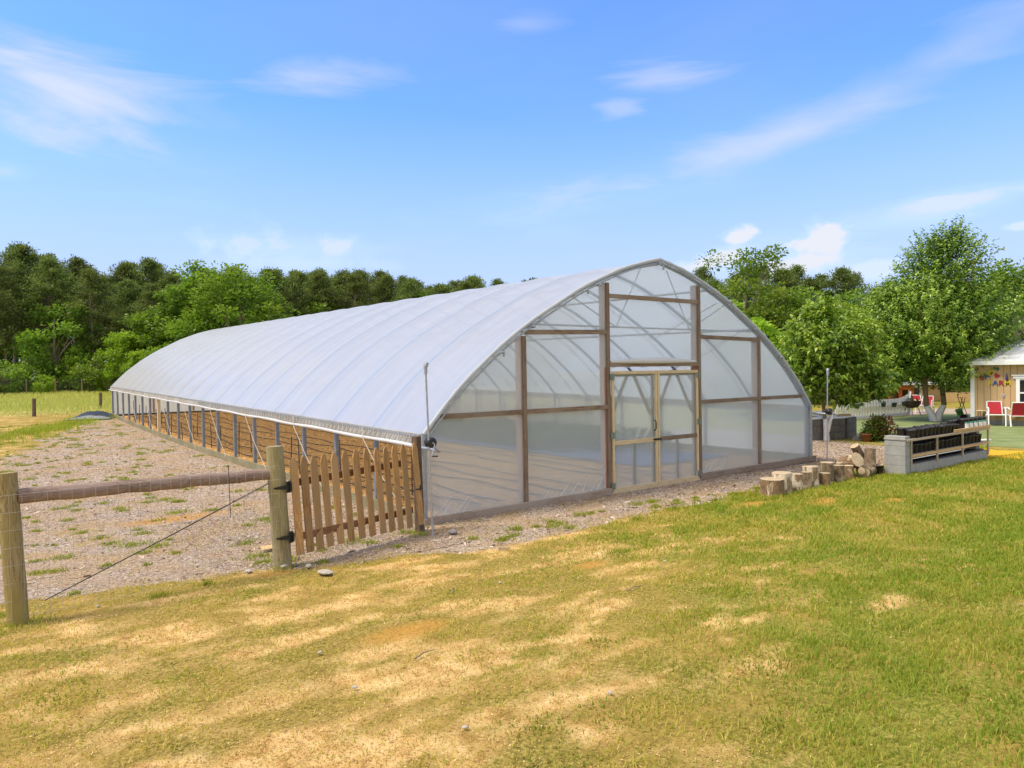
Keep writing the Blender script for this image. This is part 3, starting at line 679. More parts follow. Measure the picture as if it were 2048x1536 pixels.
# corner pipes and arch rim: bow pipe with film rolled over it
m = MB(); m.tube([(.0, -.02, -.05), (.0, -.02, 1.26)], .038, 10); m.build('corner_pipe', M['galv'], tun)
m = MB(); m.tube([(WD, -.02, -.02), (WD, -.02, 1.26)], .038, 10); m.build('corner_pipe', M['galv'], tun)
ax2, az2 = prof(90)
m = MB(); m.tube([(ax2[i], -.035, az2[i]+.0) for i in range(len(ax2))], [.033+.005*math.sin(i*2.3)+.003*math.sin(i*.9) for i in range(len(ax2))], 9); m.build('arch_rim', M['rim_film'], tun)
m = MB(); m.tube([(ax2[i]+.06*(1 if ax2[i] < WD/2 else -1)*(1-abs(ax2[i]-WD/2)*0-.2), -.05, az2[i]-.055) for i in range(len(ax2))], .014, 6); m.build('arch_lock_strip', M['galv'], tun)
m = MB(); m.tube([(WD/2+.06, -.07, 4.12), (WD/2+.06, -.075, 3.97)], .02, 6); m.box((WD/2-.02, -.07, 4.08), (.07, .03, .05)); m.build('ridge_bracket', M['galv'], tun)
for (x, z) in ((1.28, 2.42), (3.05, 3.47), (7.0, 3.47), (8.75, 2.35)):
    m = MB(); m.tube([(x, -.11, z), (x+.12, -.08, z+.02)], .02, 6); m.tube([(x+.12, -.1, z+.03), (x+.12, -.09, z-.05)], .016, 6); m.build('purlin_bracket', M['galv'], tun)
# creases where the film is gathered along the sill
fr_ = random.Random(8)
for (xa, xb, n_, lean_) in ((.12, .8, 4, 1.2), (2.2, 3.5, 7, .9), (6.2, 6.9, 5, 1.0), (9.1, 9.8, 3, -.8)):
    for q in range(n_):
        x = xa+(xb-xa)*(q+fr_.random()*.6)/n_; L_ = fr_.uniform(.12, .5); w = fr_.uniform(.015, .05); z = sill_z(x)+.11; dx_ = L_*lean_*fr_.uniform(.6, 1.2)
        m = MB(); m.add([(x-w, -.012, z), (x+w, -.012, z), (x+dx_, -.010, z+L_), (x, -.034, z+.01), (x+dx_*.5, -.026, z+L_*.5)], [(0, 3, 4), (3, 1, 4), (0, 4, 2), (4, 1, 2)], True); m.build('film_crease', M['crease_film'], tun)
# doors
def door(x0, x1, flip):
    z0, z1 = .0, 2.12; d = bpy.data.objects.new('door', None); COL.objects.link(d); d.parent = tun
    w = .05
    m = MB()
    for xx in (x0+w/2, x1-w/2): m.box((xx, -.045, (z0+z1)/2), (w, .03, z1-z0-.004), None, .004)
    m.build('stile', M['new_wood'], d)
    m = MB(); m.box(((x0+x1)/2, -.045, z1-.03), (x1-x0-2*w-.006, .028, .055), None, .004); m.build('door_rail', M['new_wood_x'], d)
    m = MB(); m.box(((x0+x1)/2, -.045, z0+.04), (x1-x0-2*w-.006, .028, .07), None, .004); m.build('door_rail', M['new_wood_x'], d)
    m = MB(); m.box(((x0+x1)/2, -.045, .86), (x1-x0-2*w-.006, .028, .075), None, .004); m.build('mid_rail', M['batten_x'] if flip else M['new_wood_x'], d)
    m = MB()
    for xx in (x0+w+.022, x1-w-.022): m.box((xx, .005, (z0+z1)/2), (.05, .03, z1-z0-.06))
    m.box(((x0+x1)/2, .005, z1-.075), (x1-x0-.25, .028, .05)); m.box(((x0+x1)/2+.0, .005, .43), (.055, .028, .78))
    m.build('inner_frame', M['batten'], d)
    m = MB()
    for s, a, b in ((0, (x0+.08, 1.38), (x0+.46, 2.05)), (1, (x1-.10, 1.32), (x0+.62, 2.05))):
        m.bar((a[0], .032, a[1]), (b[0], .032, b[1]), .022, .06)
    m.build('brace', M['batten'], d)
    V = []; n = 14
    for i in range(n+1):
        for j in range(n+1):
            xx = x0+w*.6+(x1-x0-1.2*w)*i/n; zz = z0+.05+(z1-z0-.1)*j/n
            V.append((xx, -.022+.008*(float(fbm(xx*3, zz*2, 3, 8))-.5), zz))
    I = np.arange((n+1)**2).reshape(n+1, n+1)
    np_mesh('door_film', np.array(V), np.stack([I[:-1, :-1], I[1:, :-1], I[1:, 1:], I[:-1, 1:]], -1).reshape(-1, 4), M['front_film'], None, True, d)
    hx = x1 if flip else x0
    for hz in (.12, 1.0 if not flip else 1.12, 2.02):
        m = MB(); m.box((hx, -.064, hz), (.10, .008, .11)); m.tube([(hx, -.07, hz-.055), (hx, -.07, hz+.055)], .009, 6); m.build('hinge', M['hinge'], d)
    if not flip:
        m = MB(); m.tube([(x1-.09, -.06, 1.02), (x1-.09, -.10, 1.06), (x1-.09, -.10, 1.18), (x1-.09, -.06, 1.22)], .011, 6); m.build('handle', M['black_metal'], d)
        m = MB(); m.box((x1-.02, -.068, .86), (.20, .014, .035)); m.tube([(x1-.08, -.08, .86), (x1+.07, -.08, .86)], .011, 6); m.build('latch', M['black_metal'], d)
    return d
M['hinge'] = simple('greenish_hinge', [(0.3, (.16,.21,.19)), (0.7, (.25,.30,.27))], 12, rough=.5, metal=.4, bump=.1)
door(3.745, 4.895, False); door(4.910, 6.065, True)
m = MB(); m.bar((3.72, -.035, -.02), (6.09, -.035, .0-.015), .05, .05); m.build('threshold', M['new_wood_x'], tun)
# pale film bellied over the door header
m = MB(); m.tube([(3.75+i*.115, -.02-.05*math.sin(PI*i/20), 2.28+.02*math.sin(PI*i/20)) for i in range(21)], [.02+.035*math.sin(PI*i/20) for i in range(21)], 8); m.build('slack_film', M['wrap'], tun)
# far end wall
V = []; nxg, nzg = 40, 16
for i in range(nxg+1):
    x = WD*i/nxg; top = arch(x)
    for j in range(nzg+1):
        z = .30+(top+SL*LN-.30)*j/nzg; V.append((x, LN+.01*(float(fbm(x*2, z*2, 2, 3))-.5), z))
I = np.arange(len(V)).reshape(nxg+1, nzg+1)
np_mesh('end_cover', np.array(V), np.stack([I[:-1, :-1], I[1:, :-1], I[1:, 1:], I[:-1, 1:]], -1).reshape(-1, 4), M['end_film'], None, True, tun)
m = MB(); m.bar((0, LN-.06, 1.62), (WD, LN-.06, 1.62), .05, .10); m.build('end_rail', M['batten_x'], tun)
m = MB(); m.bar((0, LN-.05, .36), (WD, LN-.05, .36), .05, .12); m.build('end_sill', M['dark_post'], tun)
for x in XS:
    m = MB(); m.box((x, LN-.09, (arch(x)+.8)/2), (.09, .05, arch(x)-.1)); m.build('end_stud', M['stud'], tun)
# right-hand side: the curtain is half down here
V = []; ny_ = 60
for i in range(ny_+1):
    yy = LN*i/ny_
    for z in (float(gbase(yy))+.12, .55+SL*yy, 1.12+SL*yy): V.append((WD+.055+.012*math.sin(yy*3+z*4), yy, z))
I = np.arange(len(V)).reshape(ny_+1, 3)
np_mesh('side_curtain', np.array(V), np.stack([I[:-1, :-1], I[1:, :-1], I[1:, 1:], I[:-1, 1:]], -1).reshape(-1, 4), M['front_film'], None, True, tun)

# inside: drip hoses, stakes, leafy rows, blue ground cloth
for k, x in enumerate((.7, 1.25, 1.8, 2.6, 3.2, 3.8, 5.0, 5.6, 6.2)):
    m = MB(); m.tube([(x+.05*math.sin(i*.7+k*2), .5+i*.6, float(gbase(.5+i*.6))+.035+.02*math.sin(i*1.3+k)) for i in range(49)], .011, 6)
    tag(m.build('drip_hose', M['drip']), 'black drip hose running the length of the tunnel on the orange beds', 'hose', 'drip hoses on the beds')
_sr = random.Random(5)
for i in range(26):
    yy = 2.2+i*1.05+_sr.uniform(-.2, .2); x = .42+_sr.uniform(-.05, .1) if i % 3 else 1.05; z = float(gbase(yy)); h = _sr.uniform(.55, .95)
    m = MB(); m.tube([(0, 0, -.05), (_sr.uniform(-.03, .03), _sr.uniform(-.03, .03), h)], .013, 6)
    o = m.build('stake', M['stake'], None, (x, yy, z)); tag(o, 'thin brown plant stake standing in the beds behind the open side', 'stake', 'plant stakes inside the tunnel')
def leaves(C, D, size, ratio, tint, fold=.25, droop=.0):
    """leaf blades at C pointing along D -> V, F, tint"""
    n = len(C); D = D/np.linalg.norm(D, axis=1, keepdims=True)
    up = np.tile([0, 0, 1.0], (n, 1))+NR.normal(0, .45, (n, 3)); S = np.cross(D, up); S /= np.linalg.norm(S, axis=1, keepdims=True)+1e-9
    N = np.cross(S, D); L = size[:, None]
    a = C; b = C+D*L*.45+S*L*ratio+N*L*fold*.3; c = C+D*L-np.array([0, 0, 1.0])*L*droop; d = C+D*L*.45-S*L*ratio+N*L*fold*.3
    V = np.stack([a, b, c, d], 1).reshape(-1, 3); i = np.arange(n)*4
    return V, np.stack([i, i+1, i+2, i+3], -1), np.repeat(tint, 4)
M['crop'] = leafmat('crop_leaves', (.02,.06,.012), (.045,.11,.02), (.08,.17,.03), .3)
M['blue_fabric'] = simple('blue_fabric', [(.3, (.05,.085,.17)), (.7, (.10,.14,.25))], 3, bump=.3)
for k, (x, y0, y1) in enumerate(((7.3, 5.5, 13), (8.2, 4.5, 14), (9.2, 3.5, 12))):
    n = int((y1-y0)*210); C = np.stack([NR.normal(x, .16, n), NR.uniform(y0, y1, n), NR.uniform(.0, .5, n)], -1)
    D = np.stack([NR.normal(0, 1, n), NR.normal(0, 1, n), NR.uniform(.1, 1.0, n)], -1)
    V_, F_, T_ = leaves(C, D, NR.uniform(.10, .2, n), .28, NR.random(n)); o = np_mesh('crop_row', V_, F_, M['crop'], {'tint': T_})
    tag(o, ('leafy green crop row nearest the middle of the tunnel', 'leafy green crop row, the middle one of three', 'leafy green crop row along the right wall of the tunnel')[k], 'plants', 'leafy rows inside the tunnel')
m = MB(); n = 20
m.add([(9.6-3.0*j, 2.0+i*.6, float(gbase(2.0+i*.6))+.03+.01*math.sin(i*2.+j)) for i in range(n) for j in (0, 1)], [(2*i, 2*i+1, 2*i+3, 2*i+2) for i in range(n-1)])
tag(m.build('ground_cloth', M['blue_fabric']), 'blue grey weed cloth laid under the leafy rows inside the tunnel', 'ground cloth')

# crank gear on its guide pole at each front corner
def crank(foot, top, gear, pipe, label):
    foot = Vector(foot); t_ = thing('curtain_crank', foot, label, 'crank', 'roll up curtain cranks')
    L = lambda p: Vector(p)-foot
    m = MB(); m.tube([Vector((0, 0, -.1)), L(top)], .013, 8); m.build('guide_pole', M['galv'], t_)
    m = MB(); e = L(top); m.tube([e-Vector((0, 0, .10)), e+Vector((0, 0, .03))], .024, 8); m.tube([e+Vector((0, 0, .0)), e+Vector((.02, 0, .05))], .03, 8); m.build('pole_cap', M['galv'], t_)
    g = L(gear); ax = Vector((0, 1, 0))
    m = MB(); m.tube([g-ax*.055, g-ax*.05, g+ax*.05, g+ax*.055], [.045, .068, .068, .045], 18); m.tube([g-Vector((0, 0, .07)), g+Vector((0, 0, .07))], .03, 8); m.tube([g+ax*.04, g+ax*.12], .03, 10); m.build('gear_box', M['black_plastic'], t_)
    h0 = g-ax*.075+Vector((.02, 0, -.02)); m = MB(); m.tube([g-ax*.05, h0, h0+Vector((-.055, -.02, -.15))], .008, 6); m.build('crank_arm', M['galv'], t_)
    h1 = h0+Vector((-.055, -.02, -.15)); m = MB(); m.tube([h1, h1+Vector((.05, -.06, 0))], .013, 8); m.build('crank_handle', M['black_plastic'], t_)
    m = MB(); m.tube([g+ax*.1, L(pipe)], .019, 8); m.build('drive_pipe', M['galv'], t_)
fL = G(866, 1072); crank(fL, atd(851, 733, depth(fL)+.02), atd(861, 885, depth(fL)+.05), (-.085, -.62, 1.075), 'grey pole with black crank gear beside the gate and the near tunnel corner')
fR = G(1654, 929); crank(fR, atd(1655, 742, depth(fR)), atd(1658, 823, depth(fR)), (WD+.085, -.62, 1.075), 'grey pole with black crank gear at the far right tunnel corner behind the stumps')

# ------------------------------------------------------------------ fence, gate
pL, pG = G(38, 1245), G(567, 1130)
fen = thing('wire_fence', pL, 'weathered round post and log rail fence with thin wire mesh left of the gate', 'fence')
def round_post(foot, h, r, lean, mat, name='post', parent=None, org=None):
    n = 14; V = []; org = org or Vector((0, 0, 0)); m = MB(); rr = random.Random(int(foot.x*100))
    ph = rr.uniform(0, 6); pts = [foot-org+Vector((lean.x*s, lean.y*s, -.15+(h+.15)*s)) for s in np.linspace(0, 1, 14)]
    m.tube(pts, [r*(1.04-.06*i/13+.02*math.sin(i*1.3+ph)) for i in range(14)], n)
    return m.build(name, mat, parent)
hL = above(pL, 945); hG = above(pG, 892)
side = Vector((-RT[0], -RT[1], 0))
round_post(pL, hL, .083, side*.075, M['fence_post'], 'post', fen, pL)
round_post(pG, hG, .098, side*.075, M['grey_post'], 'post', fen, pL)
a = atd(34, 993, depth(pL)+.02)-pL; b = atd(545, 948, depth(pG)-.02)-pL
m = MB(); n = 24; dirv = (b-a).normalized()
m.tube([a+(b-a)*(i/n)+Vector((0, 0, .004*math.sin(i*.9))) for i in range(n+1)], [.068-.006*i/n+.003*math.sin(i*1.9)+.002*math.sin(i*4.1) for i in range(n+1)], 14); m.build('log_rail', M['old_log'], fen)
M['wire'] = simple('fence_wire', [(.3, (.42,.41,.39)), (.7, (.56,.55,.53))], 9, metal=.1, rough=.5, bump=0)
M['dark_wire'] = simple('brace_wire', [(.3, (.05,.05,.05)), (.7, (.11,.11,.11))], 9, metal=.5, rough=.5, bump=0)
m = MB(); tow = Vector((-FW[0], -FW[1], 0))*.085; dl = (pG-pL); ext = -dl.normalized()*1.3
for k in range(8):
    z = .06+k*.155; m.tube([ext+tow+Vector((0, 0, z)), tow+Vector((0, 0, z)), dl*.5+tow+Vector((0, 0, z-.012)), dl+tow*1.1+Vector((0, 0, z))], .0014, 4, False)
nv = 26
for k in range(-9, nv+1):
    p = dl*(k/nv)+tow; m.tube([p+Vector((0, 0, .05)), p+Vector((0, 0, 1.14))], .0012, 4, False)
m.build('wire_mesh', M['wire'], fen)
m = MB(); a0 = atd(548, 960, depth(pG))-pL; b0 = atd(90, 1200, depth(pL)+.3)-pL
for q in (0, 1): m.tube([a0+Vector((0, 0, -.012*q)), (a0+b0)/2+Vector((0, 0, -.01-.006*q)), b0+Vector((0, 0, -.004*q))], .0038, 5, False)
m.build('brace_wire', M['dark_wire'], fen)
m = MB(); q = atd(457, 942, depth(pG)-.5)-pL; m.tube([q+Vector((0, 0, .06)), q, q+Vector((.01, 0, -.5))], .0045, 5, False); m.build('tie_wire', M['dark_wire'], fen)

g0, g1 = atd(598, 1105, depth(pG)+.05), atd(838, 1052, depth(G(838, 1062))-.02); gate = thing('picket_gate', g0, 'low brown wooden picket gate with black strap hinges between post and tunnel', 'gate')
gd = (g1-g0); gl = gd.length; gd.normalize(); gn = Vector((gd.y, -gd.x, 0))
rr = random.Random(3)
tops = [912, 910, 908, 905, 902, 899, 896, 893, 892, 891, 888, 886, 882]
pxs = [589, 609, 629, 649, 670, 691, 713, 734, 755, 773, 790, 808, 826]
bots = [1108, 1103, 1098, 1092, 1087, 1081, 1076, 1071, 1066, 1062, 1058, 1055, 1048]
for k in range(13):
    s = gl*(k/12.); base = gd*s; P = g0+base
    d = depth(P); pb = atd(pxs[k]+9, bots[k], d)-g0; pt = atd(pxs[k]-6, tops[k]+3, d)-g0
    w = .098; h = (pt-pb).length
    m = MB(); poly = [(-w/2, 0), (w/2, 0), (w/2, h-.085), (w*.16, h), (-w*.16, h), (-w/2, h-.085)]
    m.prism(poly, -.009, .009)
    o = m.build('picket', M['picket'], gate); o.location = pb+gn*(.03 if k < 12 else .075)
    ax_ = (pt-pb).normalized(); xx = gd.copy(); yy = ax_.cross(xx).normalized(); xx = yy.cross(ax_)
    o.rotation_euler = Matrix((xx, yy, ax_)).transposed().to_euler()
for pa, pb_ in (((583, 967), (812, 925)), ((602, 1073), (826, 1020))):
    m = MB(); m.bar(atd(*pa, depth(g0)+.02)-g0-gn*.012, atd(*pb_, depth(g1)+.02)-g0-gn*.012, .035, .085, bev=.004); m.build('gate_rail', M['picket_rail'], gate)
for (hx, hy) in ((577, 974), (582, 1074)):
    c = atd(hx, hy, depth(pG)-.07)-g0; m = MB(); m.box(c, (.05, .012, .13), Matrix.Rotation(math.atan2(gd.y, gd.x), 3, 'Z')); sd = Vector((RT[0], RT[1], 0))
    lf = sd*-.15+Vector((0, 0, -.008))+Vector((-FW[0], -FW[1], 0))*.055; m.add([c+Vector((0, 0, .03))-gn*-.002, c+Vector((0, 0, -.03)), c+lf+Vector((0, 0, -.008)), c+lf+Vector((0, 0, .008)), c+Vector((0, 0, .03))+gn*.006, c+Vector((0, 0, -.03))+gn*.006, c+lf+Vector((0, 0, -.008))+gn*.006, c+lf+Vector((0, 0, .008))+gn*.006], [(0, 1, 2, 3), (7, 6, 5, 4), (0, 4, 5, 1), (1, 5, 6, 2), (2, 6, 7, 3), (3, 7, 4, 0)])
    m.tube([c+sd*.03+Vector((0, 0, -.05)), c+sd*.03+Vector((0, 0, .05))], .011, 8); m.build('strap_hinge', M['black_metal'], gate)
c = atd(838, 978, depth(g1)-.05)-g0; m = MB(); m.tube([c-gd*.06, c+gd*.04], .008, 6); m.tube([c+gd*.02+Vector((0, 0, -.03)), c+gd*.03+Vector((0, 0, .05))], .008, 6); m.build('latch', M['black_metal'], gate)
pD = G(838, 1062); m = MB(); hD = above(pD, 873); m.box((0, 0, hD/2-.05), (.095, .095, hD+.1), None, .006)
o = m.build('latch_post', M['dark_post'], None, pD+Vector((FW[0], FW[1], 0))*.10); o.rotation_euler = (0, -.03, math.atan2(gd.y, gd.x)); tag(o, 'square dark brown post behind the last picket at the tunnel corner', 'post')

# ------------------------------------------------------------------ things on the ground by the gate
def stone(px, py, r, mat, label, name='rock', cat='rock', sq=.5, group=None):
    p = G(px, py); bm = bmesh.new(); bmesh.ops.create_icosphere(bm, subdivisions=3, radius=1); rr = random.Random(px)
    for v in bm.verts:
        k = 1+.5*(float(fbm(v.co.x*1.6+px, v.co.y*1.6+v.co.z, 3, 5))-.5); v.co = Vector((v.co.x*r*k*1.3, v.co.y*r*k*.9, v.co.z*r*k*sq))
    me = bpy.data.meshes.new(name); bm.to_mesh(me); bm.free(); me.materials.append(mat)
    o = bpy.data.objects.new(name, me); COL.objects.link(o); o.location = p+Vector((0, 0, r*sq*.45)); o.rotation_euler = (0, 0, rr.uniform(0, 6)); tag(o, label, cat, group); return o
stone(650, 1146, .075, M['rock'], 'flat pale rock lying in the sand below the picket gate', sq=.3)
stone(905, 1065, .07, M['grey_rock'], 'flat grey stone in the wood chips before the tunnel front', sq=.35)
stone(568, 1133, .045, M['rock'], 'small white stone at the foot of the gate post')
stone(617, 1133, .035, M['rock'], 'small pale stone between gate post and flat rock')
stone(1620, 978, .045, M['terracotta'], 'orange brick fragment at the foot of the stumps')
stone(497, 1143, .035, M['rock'], 'grey pebble on the sand left of the gate post')
for i, (px, py) in enumerate(((1957, 1169), (1000, 985+180), (930, 1455), (710, 1375), (1220, 1385), (640, 1305), (196, 1212), (1330, 1122))):
    stone(px, py, .016, M['rock'], 'tiny white stone lying on the lawn', group='tiny white stones on the lawn')
m = MB(); m.add([(-.13, -.05, .0), (.09, -.08, .01), (.14, .03, .03), (.02, .09, .012), (-.10, .07, .025)], [(0, 1, 2, 3, 4)]); m.add([(-.13, -.05, .004), (.09, -.08, .014), (.14, .03, .034), (.02, .09, .016), (-.10, .07, .029)], [(4, 3, 2, 1, 0)])
tag(m.build('cardboard_scrap', M['cardboard'], None, G(541, 1098)+Vector((0, 0, .012))), 'torn tan cardboard scrap on the chips beside the gate post', 'scrap')
for (px, py, a_, L_) in ((850, 1310, .3, .22), (905, 1182, 1.0, .16), (700, 1000, 2.0, .2), (1270, 1178, .1, .25), (380, 905, .7, .3)):
    p = G(px, py); m = MB(); m.tube([(-L_/2, 0, .008), (0, .012, .018), (L_/2, -.01, .01)], [.006, .005, .003], 5); o = m.build('twig', M['trunk'], None, p); o.rotation_euler = (0, 0, a_); tag(o, 'thin dead twig lying on the ground', 'twig', 'dead twigs on the ground')
# tarpaulin heap at the far corner
def heap(name, c, rx, ry, h, mat, label, seed):
    n = 26; V = []
    for i in range(n+1):
        for j in range(n+1):
            u, v = i/n*2-1, j/n*2-1; d = min(1, math.hypot(u, v)); z = h*max(0, 1-d**1.6)*(.5+1.0*float(fbm(u*2+seed, v*2, 4, seed)))
            V.append((u*rx, v*ry, z+.01))
    I = np.arange((n+1)**2).reshape(n+1, n+1); o = np_mesh(name, np.array(V), np.stack([I[:-1, :-1], I[1:, :-1], I[1:, 1:], I[:-1, 1:]], -1).reshape(-1, 4), mat, None, True); o.location = c; o.rotation_euler = (0, 0, -.4)
    return tag(o, label, 'tarp')
tc = G(206, 836); tc = Vector((-.75, 29.6, float(gbase(29.6))))
heap('tarp_heap', tc, .95, .7, .30, M['tarp'], 'crumpled black tarp heaped at the far left corner of the tunnel', 4)
heap('tarp_sheet', tc+Vector((-.35, -1.1, 0)), .9, .45, .16, M['tarp_grey'], 'grey plastic sheet lying in front of the black tarp heap', 9)
# field posts and the far wire fence
for k, (px, py, pt) in enumerate(((68, 833, 797), (201, 817, 785))):
    p = G(px, py); h = above(p, pt); o = round_post(Vector((0, 0, 0)), h, .085, Vector((.02, 0, 0)), M['field_post'], 'fence_post'); o.location = p
    tag(o, ('dark wooden post standing alone in the hay field, left of two', 'dark wooden post in the hay field close to the tunnel corner')[k], 'post', 'posts in the hay field')
ff = thing('far_wire_fence', (-30, 61, float(gz(np.array(-30.), np.array(61.)))), 'dark wire field fence with thin grey posts along the pine wood', 'fence')
fo = ff.location.copy(); m = MB(); pts = []
for k in range(32):
    x = -30+k*2.0; y = 61+.06*(x+30); z = float(gz(np.array(x), np.array(y))); pts.append(Vector((x, y, z)))
    q = MB(); w = .05 if k % 3 else .09; q.tube([pts[-1]-fo+Vector((0, 0, -.2)), pts[-1]-fo+Vector((0, 0, 1.35))], w, 6); q.build('post', M['trunk'] if k % 3 else M['fence_post'], ff)
for h in np.linspace(.1, 1.25, 9): m.tube([p-fo+Vector((0, 0, h)) for p in pts], .010, 4, False)
for a_, b_ in zip(pts[:-1], pts[1:]):
    for s in np.linspace(0, 1, 9)[:-1]: p = a_.lerp(b_, s)-fo; m.tube([p+Vector((0, 0, .1)), p+Vector((0, 0, 1.25))], .007, 3, False)
m.build('wire_mesh', M['dark_wire'], ff)

# ------------------------------------------------------------------ stumps and logs
def log_mesh(r, h, mat, seed, name, label, cat='log', group=None, face=True):
    n = 30; rr = random.Random(seed); m = MB(); V = []; lv = 9
    pr = [1+.14*(float(fbm(np.cos(2*PI*k/n)*1.3+seed, np.sin(2*PI*k/n)*1.3, 3, seed))-.5)*2 for k in range(n)]
    for i in range(lv):
        s = i/(lv-1); fl = 1+.10*(1-s)**3
        for k in range(n):
            a_ = 2*PI*k/n; q = pr[k]*fl*(1+.05*(float(fbm(k*.5, s*4+seed, 3, 7))-.5)*2); V.append((r*q*math.cos(a_), r*q*math.sin(a_), -.03+(h+.03)*s))
    F = [(i*n+k, i*n+(k+1) % n, (i+1)*n+(k+1) % n, (i+1)*n+k) for i in range(lv-1) for k in range(n)]+[tuple(reversed(range(n)))]
    m.add(V, F, True); o = m.build(name, mat)
    top = V[-n:]; f_ = MB(); f_.add([(x, y, z) for x, y, z in top]+[(x*.5, y*.5, z+.006) for x, y, z in top]+[(0, 0, h+.004)], [(k, (k+1) % n, n+(k+1) % n, n+k) for k in range(n)]+[(n+k, n+(k+1) % n, 2*n) for k in range(n)])
    f_.build('cut_face', M['cutwood'], o)
    b_ = MB(); b_.add([(x, y, z-.001) for x, y, z in V[:n]], [tuple(range(n))]); b_.build('cut_base', M['cutwood'], o)
    return tag(o, label, cat, group)
SG = 'row of cut log stumps before the tunnel'
st = [((1529, 1576.5), 994.6, 961, 'bark_a', 'wide low brown barked stump with a white patch, nearest in the row'),
      ((1553, 1591), 991, 947.5, 'bark_b', 'tall stump with white peeling bark behind the low brown stump'),
      ((1587, 1609), 985, 949, 'bark_b', 'slim pale stump third from the near end of the row'),
      ((1607, 1628), 980, 945.4, 'bark_c', 'slim grey stump with a pale flat top before the tall white stump'),
      ((1613, 1643.5), 976, 934.5, 'bark_b', 'tallest stump of the row with white and brown striped bark'),
      ((1644, 1666), 974, 947.5, 'bark_a', 'short brown stump with an orange top in the middle of the row'),
      ((1647, 1674), 968, 926, 'bark_c', 'dark stump with a broad grey top at the pole foot'),
      ((1671, 1693.5), 965, 932, 'bark_c', 'mottled brown stump left of the split log'),
      ((1693, 1713), 960.5, 932, 'bark_a', 'brown stump carrying the split log')]
for i, ((xa, xb), yb, yt, mt, lab) in enumerate(st):
    p = G((xa+xb)/2, yb); d = depth(p); r = (xb-xa)/2*d/FPX; h = above(p, yt); fwd = Vector((FW[0], FW[1], 0)).normalized()
    o = log_mesh(r*.97, h, M[mt], 20+i, 'log_stump', lab, 'stump', SG); o.location = p+fwd*r
    o.rotation_euler = (rnd.uniform(-.04, .04), rnd.uniform(-.04, .04), rnd.uniform(0, 6))
LG = 'loose logs piled at the end of the stumps'
def lay(c, axis, r, L_, mt, seed, label, roll=0):
    o = log_mesh(r, L_, M[mt], seed, 'firewood_log', label, 'log', LG); axis = Vector(axis).normalized(); o.rotation_euler = axis.to_track_quat('Z', 'Y').to_euler(); o.location = Vector(c)-axis*L_*.5; return o
tocam = Vector((-FW[0], -FW[1], 0)).normalized(); rgt = Vector((RT[0], RT[1], 0)).normalized()
p = G(1710, 960); d9 = depth(p)
lay(atd(1700, 924, d9+.30), tocam*.9+rgt*.25+Vector((0, 0, .35)), .135, .42, 'bark_a', 51, 'split log with a broad pale cut face lying on the stumps')
lay(atd(1733, 941, d9+.38), tocam*.75-rgt*.65, .115, .5, 'bark_c', 52, 'dark lying log with a small round cut end facing the lawn')
o = lay(atd(1722, 940.5, d9+.10), tocam*.85-rgt*.3, .062, .26, 'bark_c', 53, 'thin round log end poking out below the split log')
lay(atd(1740, 915, d9+.55), Vector((.25, .1, 1)), .10, .34, 'bark_c', 54, 'rough grey log standing at the back of the pile')
lay(atd(1717, 905, d9+.75), Vector((-.5, .2, .8)), .085, .34, 'bark_c', 55, 'dark leaning log at the back left of the pile')
lay(atd(1748, 939, d9+.6), tocam*.3+rgt*.9+Vector((0, 0, .2)), .10, .35, 'bark_c', 56, 'rough dark log lying beside the black pot')

# ------------------------------------------------------------------ plant shelf of blocks
sh = thing('plant_shelf', (9.36, -2.2, -.02), 'long low plant shelf of grey cinder blocks and wooden rails', 'shelf'); so_ = sh.location.copy()
X1 = 13.42
def blk(c, size, mat=M['block']):
    m = MB(); m.box(Vector(c)-so_, size, None, .006); return m.build('block', mat, sh)
for k in range(4): blk((9.46, -2.2, .075+k*.192), (.19, .40, .190))
blk((9.46, -2.2, .685), (.22, .42, .03), M['concrete'])
for k in range(4): blk((13.32, -2.02, .075+k*.192), (.19, .40, .190))
xs_ = 9.60
k = 0
while xs_ < 13.35:
    w = min(.40, 13.42-xs_); blk((xs_+w/2, -2.33, .075), (w-.004, .12, .19), M['block'] if k != 3 else M['concrete']); blk((xs_+w/2, -1.95, .075), (w-.004, .12, .19)); xs_ += w; k += 1
def sbar(a, b, w, h, mat, name): m = MB(); m.bar(Vector(a)-so_, Vector(b)-so_, w, h, bev=.004); return m.build(name, mat, sh)
zt = .665
sbar((9.40, -2.41, zt), (X1, -2.41, zt+.0), .035, .045, M['shelf_wood'], 'rail'); sbar((9.6, -2.41, .345), (X1, -2.41, .345), .035, .05, M['shelf_tan'], 'rail')
sbar((11.55, -2.415, zt+.055), (X1+.03, -2.415, zt+.055), .045, .062, M['shelf_tan'], 'rail')
sbar((9.6, -2.2, .36), (X1, -2.2, .36), .36, .02, M['shelf_wood'], 'shelf_board'); sbar((9.6, -2.2, zt+.005), (X1, -2.2, zt+.005), .38, .02, M['shelf_wood'], 'shelf_board')
sbar((9.6, -2.2, .185), (X1, -2.2, .185), .20, .02, M['black_plastic'], 'shelf_board')
sbar((9.6, -1.99, .42), (X1, -1.99, .42), .012, .46, M['black_plastic'], 'back_panel')
for x in (9.60, 10.75, 12.0, 13.38): m = MB(); m.box(Vector((x, -2.405, .41))-so_, (.045, .03, .50) if x < 13 else (.06, .03, .66), None, .003); m.build('upright', M['shelf_wood'], sh)
pot = MB(); pot.lathe([(.062, 0), (.066, .004), (.082, .165), (.089, .167), (.089, .19), (.080, .19), (.077, .155)], 14)
pot.add([(.078*math.cos(2*PI*k/14), .078*math.sin(2*PI*k/14), .158) for k in range(14)], [tuple(range(14))])
pot0 = None
